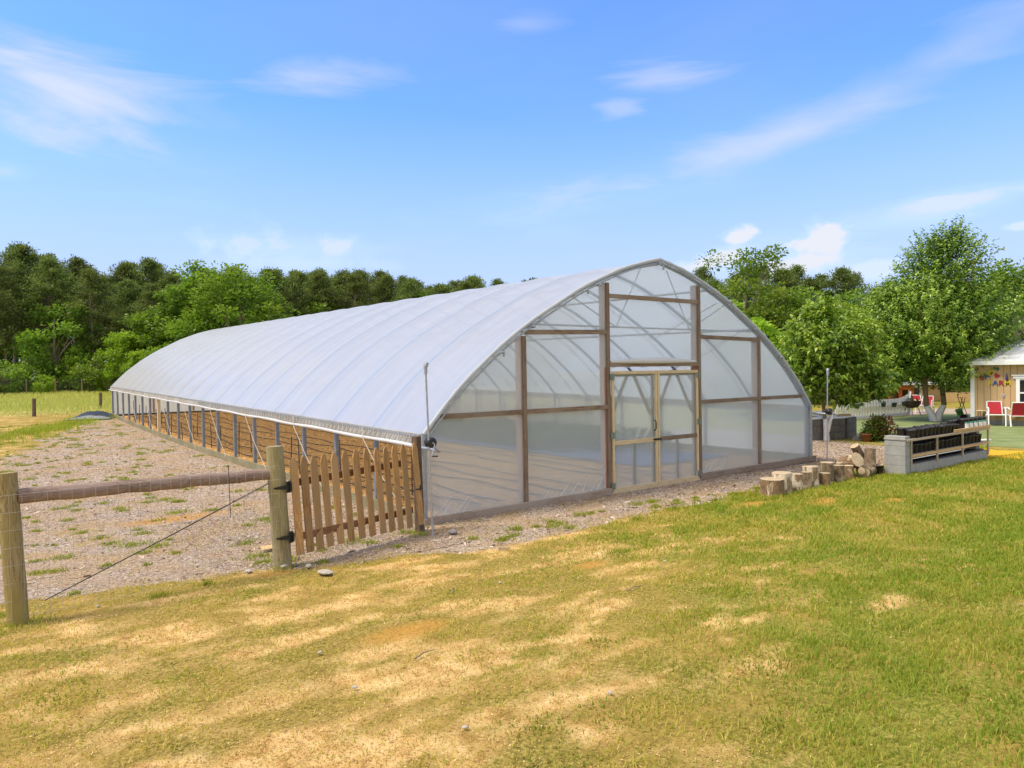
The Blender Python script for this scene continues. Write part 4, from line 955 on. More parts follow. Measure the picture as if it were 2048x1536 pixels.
def nursery_pot(x, y, z, label, group, s=1.0):
    global pot0
    if pot0 is None: pot0 = o = pot.build('nursery_pot', M['black_plastic'])
    else: o = pot0.copy(); COL.objects.link(o)
    s *= 1.1
    o.location = (x, y, z); o.scale = (s, s, s*rnd.uniform(.92, 1.06)); o.rotation_euler = (rnd.uniform(-.03, .03), rnd.uniform(-.03, .03), rnd.uniform(0, 6)); return tag(o, label, 'pot', group)
for i in range(15):
    for r_, y in enumerate((-2.31, -2.12)):
        if 10.02+i*.182 > 12.1: continue
        nursery_pot(9.80+i*.186+rnd.uniform(-.01, .01), y, .660, ('empty black nursery pot in the front row on top of the shelf', 'empty black nursery pot in the back row on top of the shelf')[r_], 'black pots on top of the shelf')
for i in range(18): nursery_pot(9.78+i*.196+rnd.uniform(-.01, .01), -2.28, .352, 'black nursery pot under the top board of the shelf', 'black pots inside the shelf')
for i in range(4): nursery_pot(12.25+i*.19, -2.10, .66, 'plain black pot behind the labelled pots', 'pots behind the labelled pots', 1.15)
lab = MB(); lab.add([(.103*math.cos(a_)*1.03, .103*math.sin(a_)*1.03, z) for z in (.05, .205) for a_ in np.linspace(-2.5, -.6, 9)], [(k, k+1, k+10, k+9) for k in range(8)])
lab2 = MB(); lab2.add([(.103*math.cos(a_)*1.045, .103*math.sin(a_)*1.045, z) for z in (.17, .205) for a_ in np.linspace(-2.5, -.6, 9)], [(k, k+1, k+10, k+9) for k in range(8)])
M['teal'] = simple('teal_band', [(.3, (.08,.30,.32)), (.7, (.14,.40,.42))], 5, bump=0)
for i, x in enumerate((12.32, 12.55, 12.80, 13.05, 13.27)):
    tp = thing('labelled_pot', (x, -2.30, .672), ('black pot with a white label, first from the left of the labelled pots', 'black pot with a white label, second of the labelled pots', 'black pot with a white label, middle one of the labelled pots', 'black pot with a white label, second from the shelf end', 'black pot with a white label at the right end of the shelf')[i], 'pot', 'labelled pots on the shelf')
    b_ = MB(); b_.lathe([(.090, 0), (.095, .004), (.105, .24), (.113, .242), (.113, .27), (.10, .27), (.095, .23)], 16); b_.build('pot', M['black_plastic'], tp)
    lab.build('sticker', M['white_paint'], tp); lab2.build('sticker_band', M['teal'], tp)
o = nursery_pot(*G(1757, 951), 'small black pot on the ground between log pile and block shelf', None, 1.0)

# ------------------------------------------------------------------ ground covers by the house, path
def sheet(name, pts, dz, mat):
    P = [G(*p) for p in pts]; bm = bmesh.new(); vs = [bm.verts.new((p.x, p.y, p.z+dz)) for p in P]; f = bm.faces.new(vs); bm.normal_update()
    if f.normal.z < 0: bmesh.ops.reverse_faces(bm, faces=[f])
    ex = bmesh.ops.extrude_face_region(bm, geom=[f])
    for v in ex['geom']:
        if isinstance(v, bmesh.types.BMVert): v.co.z -= .0
    for v in vs: v.co.z -= dz+.02
    bmesh.ops.recalc_face_normals(bm, faces=bm.faces[:])
    me = bpy.data.meshes.new(name); bm.to_mesh(me); bm.free(); me.materials.append(mat); o = bpy.data.objects.new(name, me); COL.objects.link(o); return tag(o, kind='structure')
sheet('turf', [(1688, 874), (1698, 843), (1815, 833), (1860, 828.5), (1942, 828.5), (2140, 828), (2300, 880), (2140, 903), (2048, 897), (1985, 893), (1945, 896), (1800, 890)], .016, M['turf'])
sheet('gravel_bed', [(1815, 832.6), (1822, 821), (1870, 817), (1945, 818), (1945, 828), (1880, 829.0), (1845, 830)], .010, M['pink_gravel'])
sheet('gravel_patch', [(1704, 881), (1706, 873), (1727, 872), (1735, 881)], .028, M['pink_gravel'])
sheet('yellow_path', [(1932, 914), (1946, 901), (1962, 897), (1978, 900), (1992, 903), (2048, 904), (2140, 903), (2300, 925), (2140, 928), (2048, 921), (2000, 917), (1960, 915)], .030, M['yellow_rubber'])
m = MB(); p0, p1 = G(1942, 884), G(1978, 881); m.bar(p0+Vector((0, 0, .03)), p1+Vector((0, 0, .03)), .16, .03); tag(m.build('white_plank', M['white_paint']), 'white plank lying on the turf behind the plant shelf', 'plank')

# ------------------------------------------------------------------ house with the letters
hc = G(1943, 848); HX, HY = hc.x, hc.y; HZ = hc.z
def W(px, py): return onx(px, py, HX)
eave = W(1960, 725).z
ho = thing('farm_house', (HX, HY, HZ), 'beige board sided farm house with white corner trim and white metal roof', 'house')
O_ = Vector((HX, HY, HZ)); HL, HD = 7.0, 4.6
H = eave-HZ
m = MB(); m.box((HD/2+.03, -HL/2, H/2+.0), (HD, HL-.02, H-.02)); 
bw = .205
for k in range(int(HL/bw)+1):
    y0 = -k*bw; m.box((.010, y0-bw/2, H/2+.08), (.032, bw-.012, H-.18))
m.build('wall', M['beige'], ho)
m = MB(); m.box((HD/2+.02, -HL/2, .06), (HD+.03, HL+.0, .22)); m.build('foundation', M['concrete'], ho)
m = MB(); m.box((-.018, -.055, H/2), (.03, .12, H)); m.box((.05, .012, H/2), (.12, .03, H)); m.build('corner_trim', M['white_paint'], ho)
RH = 0.66; rx0, rx1 = -.30, HD/2
tops_ = [(rx0, H+.02), (rx1, H+.02+RH), (HD+.30, H+.02)]
m = MB(); m.prism([(rx0, H+.0), (rx1, H+RH), (HD+.3, H+.0), (HD+.3, H+.05), (rx1, H+RH+.05), (rx0, H+.05)], .08, -HL-.3)
for k in range(int((HL+.6)/.30)+1):
    y0 = .06-k*.30; dd = Vector((rx1-rx0, 0, RH)).normalized(); m.bar((rx0+.005, y0, H+.062), (rx1-.005, y0, H+RH+.062), .035, .024)
m.build('roof', M['metal_roof'], ho)
m = MB(); m.bar((rx1, .09, H+RH+.075), (rx1, -HL-.3, H+RH+.075), .24, .03); m.build('ridge_cap', M['metal_roof'], ho)
m = MB(); m.bar((rx0-.015, .08, H-.03), (rx0-.015, -HL-.3, H-.03), .03, .13); m.build('fascia', M['white_paint'], ho)
m = MB(); m.box((-.13, -HL/2+.02, H-.075), (.30, HL+.6, .015)); m.build('soffit', M['white_paint'], ho)
wl = W(2033, 757); wt, wb = wl.z-HZ, W(2033, 814).z-HZ; wy = wl.y-HY; ww = 1.1
wf = MB(); tw = .11
wf.box((-.03, wy-tw/2, (wt+wb)/2), (.05, tw, wt-wb)); wf.box((-.03, wy-ww+tw/2, (wt+wb)/2), (.05, tw, wt-wb)); wf.box((-.035, wy-ww/2, wt+.05), (.07, ww+.16, .10)); wf.box((-.05, wy-ww/2, wt+.115), (.11, ww+.24, .035)); wf.box((-.04, wy-ww/2, wb-.03), (.09, ww+.1, .05))
win = wf.build('window', M['white_paint'], ho)
m = MB(); m.box((-.012, wy-ww/2, (wt+wb)/2), (.012, ww-2*tw+.01, wt-wb)); m.build('pane', M['glass_dark'], win)
m = MB(); m.box((-.026, wy-ww/2, (wt+wb)/2), (.024, ww-2*tw, .05)); m.box((-.024, wy-ww/2, wt-.03), (.02, ww-2*tw, .05)); m.box((-.024, wy-ww/2, wb+.03), (.02, ww-2*tw, .05)); m.build('sash', M['white_paint'], win)
dg = bpy.context.evaluated_depsgraph_get()
def letter(ch, px, py, size, rot, mat, lab_):
    cu = bpy.data.curves.new('letter', 'FONT'); cu.body = ch; cu.size = 1; cu.extrude = .04; cu.offset = .022; cu.align_x = 'CENTER'; cu.align_y = 'CENTER'
    tmp = bpy.data.objects.new('letter', cu); COL.objects.link(tmp); bpy.context.view_layer.update()
    me = bpy.data.meshes.new_from_object(tmp.evaluated_get(bpy.context.evaluated_depsgraph_get())); bpy.data.objects.remove(tmp); bpy.data.curves.remove(cu)
    co = np.empty(len(me.vertices)*3, np.float32); me.vertices.foreach_get('co', co); co = co.reshape(-1, 3)
    c_ = (co.max(0)+co.min(0))/2; s_ = size/(co[:, 1].max()-co[:, 1].min()); co = (co-c_)*np.array([s_*1.1, s_, .3]); me.vertices.foreach_set('co', co.ravel()); me.update()
    me.materials.clear(); me.materials.append(mat); o = bpy.data.objects.new('letter', me); COL.objects.link(o); o.parent = ho
    p = W(px, py); o.location = (-.022, p.y-HY, p.z-HZ)
    Rm = Matrix(((0, 0, -1), (-1, 0, 0), (0, 1, 0)))  # text x -> -y, text y -> z, out -> -x
    o.rotation_euler = (Rm @ Matrix.Rotation(rot, 3, 'Z')).to_euler(); o['label'] = lab_; return o
L_ = .175
letter('S', 1963, 756, L_, .55, M['p_red'], 'red letter S'); letter('A', 1973, 752.5, L_, .55, M['p_blue'], 'blue letter A'); letter('M', 1982, 744.8, L_, .75, M['p_yellow'], 'yellow letter M'); letter('S', 1993, 737, L_, 1.2, M['p_green'], 'green letter S')
letter('F', 1980.5, 766.5, L_, 0, M['p_ltyellow'], 'pale yellow letter F'); letter('A', 1991, 766, L_, 0, M['p_blue'], 'blue letter A below the heart'); letter('R', 2003.5, 766, L_, 0, M['p_red'], 'red letter R'); letter('M', 2016, 766, L_, 0, M['p_yellow'], 'yellow letter M at the end')
hp = []
for k in range(40):
    a_ = 2*PI*k/40; hp.append((16*math.sin(a_)**3, 13*math.cos(a_)-5*math.cos(2*a_)-2*math.cos(3*a_)-math.cos(4*a_)))
p = W(1994, 751.5); m = MB(); cr, sr = math.cos(.5), math.sin(.5); m.prism([((x*cr-y*sr)*.0055, (x*sr+y*cr)*.0055) for x, y in hp], -.012, .012, 'yz'); m.build('heart', M['p_red'], ho, (-.02, p.y-HY, p.z-HZ))
p = W(2014.5, 755); m = MB(); m.lathe([(.035, -.10), (.042, -.09), (.042, .0), (.014, .05), (.014, .14), (.004, .15)], 10); m.build('bottle_ornament', M['p_purple'], ho, (-.045, p.y-HY, p.z-HZ))
p = W(2008, 792); m = MB(); m.box((0, 0, 0), (.03, .08, .11), None, .01); m.build('outlet_box', M['galv'], ho, (-.02, p.y-HY, p.z-HZ))

# patio chairs: white tube frame, red sling
def chair(px, py, ang, label, group, s=1.0, name='patio_chair'):
    p = G(px, py); c = thing(name, p, label, 'chair', group, ang); c.scale = (s, s, s)
    w, dp, sh_, bh = .50, .50, .40, .84      # faces local -y
    for sx in (-1, 1):
        x = sx*w/2
        m = MB(); m.tube([(x, -dp/2, 0), (x, -dp/2+.02, .30), (x, -dp/2+.03, .58), (x, -dp/2+.10, .63)], .026, 8); m.build('leg', M['white_paint'], c)
        m = MB(); m.tube([(x, dp/2+.08, 0), (x, dp/2-.04, .40)], .024, 8); m.build('leg', M['white_paint'], c)
        m = MB(); m.tube([(x, -dp/2+.02, .60), (x, -dp/2+.10, .645), (x, 0, .64), (x, dp/2-.02, .60)], .026, 8); m.build('armrest', M['white_paint'], c)
        m = MB(); m.tube([(x*.9, dp/2-.04, .38), (x*.88, dp/2+.02, .62), (x*.84, dp/2+.12, bh)], .018, 8); m.build('back_post', M['white_paint'], c)
    m = MB(); m.tube([(-w/2, -dp/2+.03, sh_), (w/2, -dp/2+.03, sh_)], .022, 8); m.tube([(-w/2, dp/2-.05, sh_-.03), (w/2, dp/2-.05, sh_-.03)], .022, 8)
    for sx in (-1, 1): m.tube([(sx*w*.47, -dp/2+.03, sh_), (sx*w*.47, dp/2-.04, sh_-.03)], .02, 8)
    m.tube([(-w*.42, dp/2+.12, bh), (w*.42, dp/2+.12, bh)], .02, 8); m.build('seat_frame', M['white_paint'], c)
    m = MB(); m.box((0, 0, sh_-.005), (w*.9, dp*.86, .018)); m.build('seat', M['red_sling'], c)
    m = MB(); m.bar((0, dp/2-.035, sh_+.02), (0, dp/2+.115, bh-.02), w*.80, .014, up=(0, -1, .3)); m.build('backrest', M['red_sling'], c)
    return c
to_c = lambda px, py: math.atan2(CAM[1]-G(px, py).y, CAM[0]-G(px, py).x)+PI/2
PCG = 'red patio chairs by the house'
chair(1992, 852, to_c(1992, 852)+.15, 'white framed red sling chair facing the lawn beside the small stool', PCG)
chair(2034, 853, to_c(2034, 853)-2.9, 'white framed red sling chair at the right picture edge by the window', PCG)
# stool
p = G(1964, 850); sl = thing('side_table', p, 'small round wooden side table on thin dark legs against the house wall', 'side table')
m = MB(); m.lathe([(0.001, .50), (.19, .50), (.195, .515), (.19, .53), (.001, .53)], 24, cap=False); m.build('table_top', M['new_wood_x'], sl)
for k in range(4): a_ = PI/4+k*PI/2; m = MB(); m.tube([(.09*math.cos(a_), .09*math.sin(a_), .50), (.19*math.cos(a_), .19*math.sin(a_), 0)], .009, 6); m.build('leg', M['black_metal'], sl)
# cloth covered patio table between the chairs
p = G(2020, 848.5); tb = thing('patio_table', p, 'patio table with blue and white patterned cloth between the red chairs', 'table')
m = MB(); m.box((0, 0, .70), (.6, .7, .03)); m.build('table_top', M['white_paint'], tb)
for sx in (-1, 1):
    for sy in (-1, 1): m = MB(); m.tube([(sx*.25, sy*.3, 0), (sx*.25, sy*.3, .69)], .02, 8); m.build('leg', M['white_paint'], tb)
m = MB(); n = 24
ring = [(.36*max(-1, min(1, 1.4*math.cos(2*PI*k/n))), .41*max(-1, min(1, 1.4*math.sin(2*PI*k/n)))) for k in range(n)]
m.add([(x, y, .722) for x, y in ring]+[(x*1.04*(1+.03*math.sin(k*2.6)), y*1.04*(1+.03*math.sin(k*2.6)), .50) for k, (x, y) in enumerate(ring)], [tuple(range(n))]+[(k, (k+1) % n, (k+1) % n+n, k+n) for k in range(n)])
tag(m.build('tablecloth', M['blue_cloth'], None, p), 'blue and white patterned cloth draped over the patio table', 'tablecloth')
# buckets on a dark rack at the house corner
p = G(1925, 836); rk = thing('bucket_rack', p, 'dark leaning metal rack holding buckets at the house corner', 'rack')
for sx in (-.16, .16):
    for sy, l in ((-.15, .12), (.15, -.06)): m = MB(); m.tube([(sx, sy, 0), (sx*.8, l, .85)], .012, 6); m.build('leg', M['black_metal'], rk)
for z in (.35, .62): m = MB(); m.tube([(-.16, -.02, z), (.16, -.02, z)], .01, 6); m.build('crossbar', M['black_metal'], rk)
def bucket(c, axis, r, h, mat, label):
    m = MB(); m.lathe([(r*.72, 0), (r*.74, .005), (r, h-.02), (r*1.07, h-.018), (r*1.07, h), (r*.95, h), (r*.70, .02)], 18); o = m.build('bucket', mat); o.location = c; o.rotation_euler = Vector(axis).to_track_quat('Z', 'Y').to_euler()
    hd = MB(); hd.tube([(r*math.cos(a_), .0, h+r*.75*math.sin(a_)) for a_ in np.linspace(0, PI, 12)], .006, 5); hd.build('handle', M['black_metal'], o); return tag(o, label, 'bucket', 'buckets on the rack')
dB = depth(p)
bucket(atd(1921, 830, dB-.2), tocam*.05+Vector((0, 0, .9))-rgt*.35, .13, .24, M['green_bucket'], 'pale green bucket tilted on the rack, upper of the two')
bucket(atd(1931, 843, dB-.25), tocam*.05-rgt*.4+Vector((0, 0, .85)), .135, .25, M['maroon_bucket'], 'maroon bucket below the green one at the house corner')

# ------------------------------------------------------------------ block planter behind, white fence, background yard
pa, pb, pc = G(1612, 881), G(1686, 877.5), G(1707, 873); hb = above(pb, 836)
bp = thing('block_planter', pb, 'dark cinder block bench with white slab top behind the slim tree', 'bench'); ob = pb
for row in range(3):
    dv = (pa-pb); Lr = dv.length; dv.normalize(); s = -.0 if row % 2 == 0 else -.2; hh_ = hb/3
    while s < Lr:
        a_ = max(0, s); e = min(Lr, s+.4)
        if e-a_ > .03: m = MB(); m.bar(dv*(a_+.003)+Vector((0, 0, hh_*(row+.5))), dv*(e-.003)+Vector((0, 0, hh_*(row+.5))), .19, hh_-.006, bev=.004); m.build('block', M['dark_block'], bp)
        s += .4
    dv2 = (pc-pb); L2 = dv2.length; dv2.normalize(); m = MB(); m.bar(dv2*.10+Vector((0, 0, hh_*(row+.5))), dv2*L2+Vector((0, 0, hh_*(row+.5))), .19, hh_-.006, bev=.004); m.build('block', M['dark_block'], bp)
m = MB(); P4 = [pa-pb-tocam*-.1, tocam*.08, pc-pb+tocam*.05, pc-pb+(pa-pb)*.95]
m.prism([(q.x, q.y) for q in P4], hb, hb+.045, 'xy'); m.build('slab', M['white_paint'], bp)
q = atd(1687, 833, depth(pb)+.25); m = MB(); m.box((0, 0, .03), (.42, .14, .06), None, .005); o = m.build('wood_offcut', M['shelf_tan'], None, Vector((q.x, q.y, pb.z+hb+.046))); o.rotation_euler = (0, 0, -.5); tag(o, 'short orange wood offcut lying on the white slab', 'offcut')
q = atd(1637, 830, depth(pb)+.6); m = MB()
for k in range(3): m.box((.02*k, 0, .02+.045*k), (.36-.03*k, .25, .035), None, .004)
o = m.build('paver_stack', M['white_paint'], None, Vector((q.x, q.y, pb.z+hb+.046))); tag(o, 'small stack of white pavers on the slab beside the tunnel corner', 'pavers')
# white picket fence swept up at its right end
fa, fb = G(1672, 844), G(1817, 830.5); wf_ = thing('white_picket_fence', fa, 'white slatted fence rising to a swept up right end behind the trees', 'fence'); dv = fb-fa; Lf = dv.length; dv.normalize(); nrm = Vector((dv.y, -dv.x, 0))
np_ = int(Lf/.115); hA = above(fa, 806); hB = above(fb, 797)
def ftop(s): return hA*.98+(hB-hA)*s+.18*max(0, (s-.8)/.2)**2
for k in range(min(np_, 95)):
    s = k/(min(np_, 95)-1); p = dv*(Lf*s); t_ = ftop(s); gzv = (fb.z-fa.z)*s
    m = MB(); m.box(p+Vector((0, 0, gzv+.04+t_/2))+nrm*.0, (.070, .02, t_), Matrix.Rotation(math.atan2(dv.y, dv.x), 3, 'Z'), .002); m.build('picket', M['white_paint'], wf_)
for z0 in (.16, .62): m = MB(); m.bar(Vector((0, 0, z0*hA/.9))-nrm*.03, dv*Lf+Vector((0, 0, z0*hB/.9))-nrm*.03, .03, .08); m.build('fence_rail', M['white_paint'], wf_)
m = MB(); m.bar(Vector((0, 0, .06))+nrm*.022, dv*Lf+Vector((0, 0, .06))+nrm*.022, .02, .09); m.build('kick_board', M['white_paint'], wf_)
m = MB(); m.bar(dv*(Lf+.05)+Vector((0, 0, 0)), dv*(Lf+.22)+Vector((0, 0, hB+.30)), .05, .10); m.build('bow_board', M['white_paint'], wf_)
for i, (px, py) in enumerate(((1714, 806), (1766, 803), (1788, 803.5), (1809, 801.5))):
    s = max(.02, min(.98, np.interp(px, [1672, 1817], [0, 1]))); d_ = depth(fa)+(depth(fb)-depth(fa))*s
    q = atd(px, py+3, d_-.13); m = MB(); m.lathe([(.075, -.16), (.08, -.155), (.115, 0), (.125, .002), (.125, .03), (.11, .03), (.105, -.02)], 14); o = m.build('hanging_pot', M['pot_blue'], None, q)
    tag(o, ('slate pot hanging on the white fence, farthest left', 'slate pot on the white fence below the low branch', 'slate pot on the white fence, second from its raised end', 'slate pot hung highest at the raised end of the white fence')[i], 'pot', 'slate pots hung on the white fence')
# kettle planter on a tripod
p = G(1824, 831); kp = thing('tripod_planter', p, 'dark round kettle hung from a thin tripod beside the white fence end', 'planter'); apx = above(p, 790)
for k in range(3): a_ = k*2*PI/3+.4; m = MB(); m.tube([(.42*math.cos(a_), .42*math.sin(a_), 0), (0, 0, apx)], .016, 6); m.build('leg', M['dark_post'], kp)
m = MB(); m.lathe([(.05, .32), (.24, .36), (.34, .52), (.345, .62), (.37, .64), (.33, .64), (.30, .50)], 18); m.build('kettle', M['dark_post'], kp)
m = MB(); m.tube([(0, 0, apx), (0, 0, .64)], .006, 4); m.build('chain', M['black_metal'], kp)
V_, F_, T_ = leaves(np.stack([NR.normal(0, .13, 60), NR.normal(0, .13, 60), NR.uniform(.6, .75, 60)], -1), NR.normal(0, 1, (60, 3)), NR.uniform(.07, .13, 60), .3, NR.random(60)); np_mesh('plant', V_, F_, M['crop'], {'tint': T_}, parent=kp)
chair(1838, 826, to_c(1838, 826)+.4, 'distant red chair before the tan shed, left of two', 'red chairs by the tan shed', .95); chair(1853, 829, to_c(1853, 829)-.2, 'distant red chair before the tan shed, right of two', 'red chairs by the tan shed', .95)
# tan shed with orange porch
sc_ = G(1880, 815); dS = depth(sc_)+6; q0 = atd(1776, 815, dS); q1 = atd(1892, 815, dS); q0.z = q1.z = 0; sd = thing('tan_shed', q0, 'tan shed with flat white roof and orange porch behind the trees', 'shed'); u = (q1-q0); Ls = u.length; u.normalize(); bk = Vector((-u.y, u.x, 0)); hs_ = above(Vector((q0.x, q0.y, 0)), 771)
Rz = Matrix.Rotation(math.atan2(u.y, u.x), 3, 'Z')
m = MB(); m.box(u*(Ls*.70)+bk*1.5+Vector((0, 0, hs_/2)), (Ls*.60, 3.0, hs_), Rz); m.build('wall', M['tan_wall'], sd)
m = MB(); m.box(u*(Ls*.5)+bk*1.4+Vector((0, 0, hs_+.08)), (Ls*1.05, 3.6, .14), Rz); m.build('roof', M['metal_roof'], sd)
m = MB()
for s in (.02, .20, .40): m.box(u*(Ls*s)+Vector((0, 0, hs_*.45)), (.22, .2, hs_*.9), Rz)
m.box(u*(Ls*.2)+Vector((0, 0, hs_*.93)), (Ls*.44, .22, .4), Rz); m.build('porch_frame', M['orange_paint'], sd)
m = MB(); m.box(u*(Ls*.2)+bk*1.0+Vector((0, 0, hs_*.42)), (Ls*.40, .1, hs_*.84), Rz); m.build('porch_wall', M['tan_wall'], sd)
m = MB(); m.box(u*(Ls*.46)-bk*.03+Vector((0, 0, hs_*.62)), (.8, .06, .75), Rz); wnd = m.build('window', M['white_paint'], sd); m = MB(); m.box(u*(Ls*.46)-bk*.07+Vector((0, 0, hs_*.62)), (.5, .03, .45), Rz); m.build('pane', M['glass_dark'], wnd)
# dark animal run behind
q0 = atd(1888, 812, dS-1); q1 = atd(1950, 812, dS-1); q0.z = q1.z = 0; u = q1-q0; Lr = u.length; u.normalize(); bk = Vector((-u.y, u.x, 0)); Rz = Matrix.Rotation(math.atan2(u.y, u.x), 3, 'Z')
rn = thing('poultry_run', q0, 'dark netted poultry run with grey rail behind the house corner', 'run'); hr = above(q0, 788)
for s in (0, .33, .66, 1): m = MB(); m.box(u*(Lr*s)+Vector((0, 0, hr/2)), (.12, .12, hr), Rz); m.build('post', M['grey_post'], rn)
m = MB(); m.bar(Vector((0, 0, hr)), u*Lr+Vector((0, 0, hr)), .1, .2); m.build('top_rail', M['grey_post'], rn)
m = MB(); m.box(u*(Lr/2)+bk*.1+Vector((0, 0, hr/2+.1)), (Lr, .02, hr-.2), Rz); m.build('netting', M['black_plastic'], rn)
m = MB(); m.box(u*(Lr/2)-bk*.08+Vector((0, 0, .25)), (Lr, .06, .5), Rz); m.build('kick_board', M['shelf_tan'], rn)

# ------------------------------------------------------------------ trees
def limb(m, a, b, r0, r1, bend=.12, n=6, sides=7, seed=0):
    a = Vector(a); b = Vector(b); L = (b-a).length; rr = random.Random(seed); off = Vector((rr.uniform(-1, 1), rr.uniform(-1, 1), rr.uniform(-.2, .8)))*L*bend
    m.tube([a.lerp(b, i/n)+off*math.sin(PI*i/n) for i in range(n+1)], [r0+(r1-r0)*i/n for i in range(n+1)], sides)
def blob_points(n, ells, shell=.45, seed=1):
    """points spread through a union of ellipsoids, denser towards the outside; returns points and outward directions"""
    rng = np.random.default_rng(seed); vols = np.array([e[1][0]*e[1][1]*e[1][2] for e in ells])**.75; k = rng.choice(len(ells), n, p=vols/vols.sum())
    d = rng.normal(0, 1, (n, 3)); d /= np.linalg.norm(d, axis=1, keepdims=True); r = shell+(1-shell)*rng.random(n)**.6
    C = np.array([e[0] for e in ells])[k]; R = np.array([e[1] for e in ells])[k]
    r = r*(.80+.40*fbm(d[:, 0]*2.4+k*5, d[:, 1]*2.4+d[:, 2]*3.1, 3, seed)); return C+d*R*r[:, None], d
def shoot_leaves(P, D, nper, length, size, ratio, seed, droop=.15, spread=.9):
    rng = np.random.default_rng(seed); n = len(P); s = np.tile(np.linspace(.05, 1, nper), n); i = np.repeat(np.arange(n), nper); L = length*rng.uniform(.6, 1.3, n)
    base = P[i]+D[i]*(s*L[i])[:, None]-np.array([0, 0, 1.0])*(s**2*L[i]*droop)[:, None]
    rd = rng.normal(0, 1, (len(s), 3)); rd -= D[i]*np.sum(rd*D[i], 1, keepdims=True); rd /= np.linalg.norm(rd, axis=1, keepdims=True)
    dr = D[i]*.6+rd*spread+np.array([0, 0, -.15]); return base, dr, size*rng.uniform(.7, 1.25, len(s)), s, i
def tint_of(B, lo, hi, seed, jit=.16):
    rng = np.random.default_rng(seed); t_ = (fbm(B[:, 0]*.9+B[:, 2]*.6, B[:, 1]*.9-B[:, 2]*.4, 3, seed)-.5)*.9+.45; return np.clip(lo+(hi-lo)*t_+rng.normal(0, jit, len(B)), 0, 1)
M['leaf_pear'] = leafmat('fruit_tree_leaves', (.034,.080,.010), (.15,.25,.026), (.45,.56,.125), .30, .36, .6)
M['leaf_fig'] = leafmat('big_leaf_tree_leaves', (.045,.11,.010), (.195,.365,.030), (.50,.66,.125), .32, .36, .6)
M['leaf_bright'] = leafmat('bright_leaves', (.09,.17,.017), (.24,.38,.032), (.38,.51,.07), .42, .5, .3)
M['leaf_maple'] = leafmat('maple_leaves', (.06,.12,.016), (.155,.255,.030), (.25,.34,.055), .40, .5, .3)
M['leaf_mid'] = leafmat('woodland_leaves', (.06,.115,.016), (.155,.25,.032), (.27,.37,.065), .38, .5, .3)
M['needle'] = leafmat('pine_needles', (.075,.105,.040), (.16,.21,.066), (.25,.30,.10), .32, .6, .2)
M['leaf_red'] = leafmat('red_leaves', (.05,.012,.012), (.16,.03,.03), (.28,.08,.06), .3)

def upright_tree(base, ells, nsh, nper, slen, size, ratio, mat, label, seed, trunks, wash, barkm, up=.9, shell=.25, zmin=None, group=None, extra=None, tl=(0, 1), name='fruit_tree'):
    b = Vector(base); tr = thing(name, b, label, 'tree', group); rr = random.Random(seed)
    E = [(np.array(c)-np.array(b), np.array(r)) for c, r in ells]
    P, d = blob_points(nsh, E, shell, seed)
    D = d*np.array([1, 1, .55])+np.array([0, 0, up]); D += np.random.default_rng(seed+3).normal(0, .22, D.shape); D /= np.linalg.norm(D, axis=1, keepdims=True)
    P = P-D*slen*.6
    B, dr, sz, s, i = shoot_leaves(P, D, nper, slen, size, ratio, seed+1)
    T = tint_of(B, *tl, seed)+.55*(s-.55)+np.random.default_rng(seed+9).normal(0, .16, len(P))[i]; V_, F_, T_ = leaves(B, dr, sz, ratio, np.clip(T, 0, 1), .3, .25)  # leaf highlights and shade put into the tint: lighter tips, darker shoot bases
    np_mesh('crown', V_, F_, mat, {'tint': T_}, parent=tr)
    m = MB(); w = MB()
    tops = []
    for (p0_, p1_, p2_, r0, r1) in trunks:
        q = [Vector(x)-b for x in (p0_, p1_, p2_)]
        w.tube([q[0]-Vector((0, 0, .1)), q[0].lerp(q[1], .5), q[1]], [r0*1.15, r0*.85, r0*.64], 10); m.tube([q[1], q[1].lerp(q[2], .5)+Vector((.04, .02, 0)), q[2]], [r0*.63, r0*.56, r0*.45], 10); tops.append((q[2], r1)); tops.append((q[1].lerp(q[2], .6), r1))
    for j in range(46):
        t0, r1 = tops[j % len(tops)]; k = rr.randrange(len(P)); limb(m, t0, P[k]+0*P[k], r1*.55, .008, .10, 5, 6, j)
    w.build('painted_trunk' if wash else 'trunk_base', M['whitewash'] if wash else barkm, tr); m.build('trunk', barkm, tr)
    return tr

# two-stemmed fruit tree with whitewashed fork
bT = G(1871, 843); dT = depth(bT); sc = dT/FPX
def TP(px, py, dd=0): return atd(px, py, dT+dd)
E1 = [(TP(1872, 640), (150*sc, 150*sc, 110*sc)), (TP(1885, 540, .2), (95*sc, 95*sc, 85*sc)), (TP(1800, 690), (80*sc, 85*sc, 75*sc)), (TP(1950, 670), (75*sc, 80*sc, 80*sc)), (TP(1880, 720), (120*sc, 120*sc, 55*sc)), (TP(1775, 600, .3), (40*sc, 40*sc, 40*sc)), (TP(1900, 480, .1), (50*sc, 50*sc, 36*sc)), (TP(1972, 700, -1.2), (36*sc, 36*sc, 26*sc))]
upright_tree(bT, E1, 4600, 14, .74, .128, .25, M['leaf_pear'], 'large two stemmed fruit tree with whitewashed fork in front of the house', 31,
             [(bT, TP(1853, 812), TP(1848, 735), .15, .09), (bT+Vector((.05, 0, .1)), TP(1888, 811), TP(1880, 720), .15, .10)], True, M['bark_brown'], .95, .2)
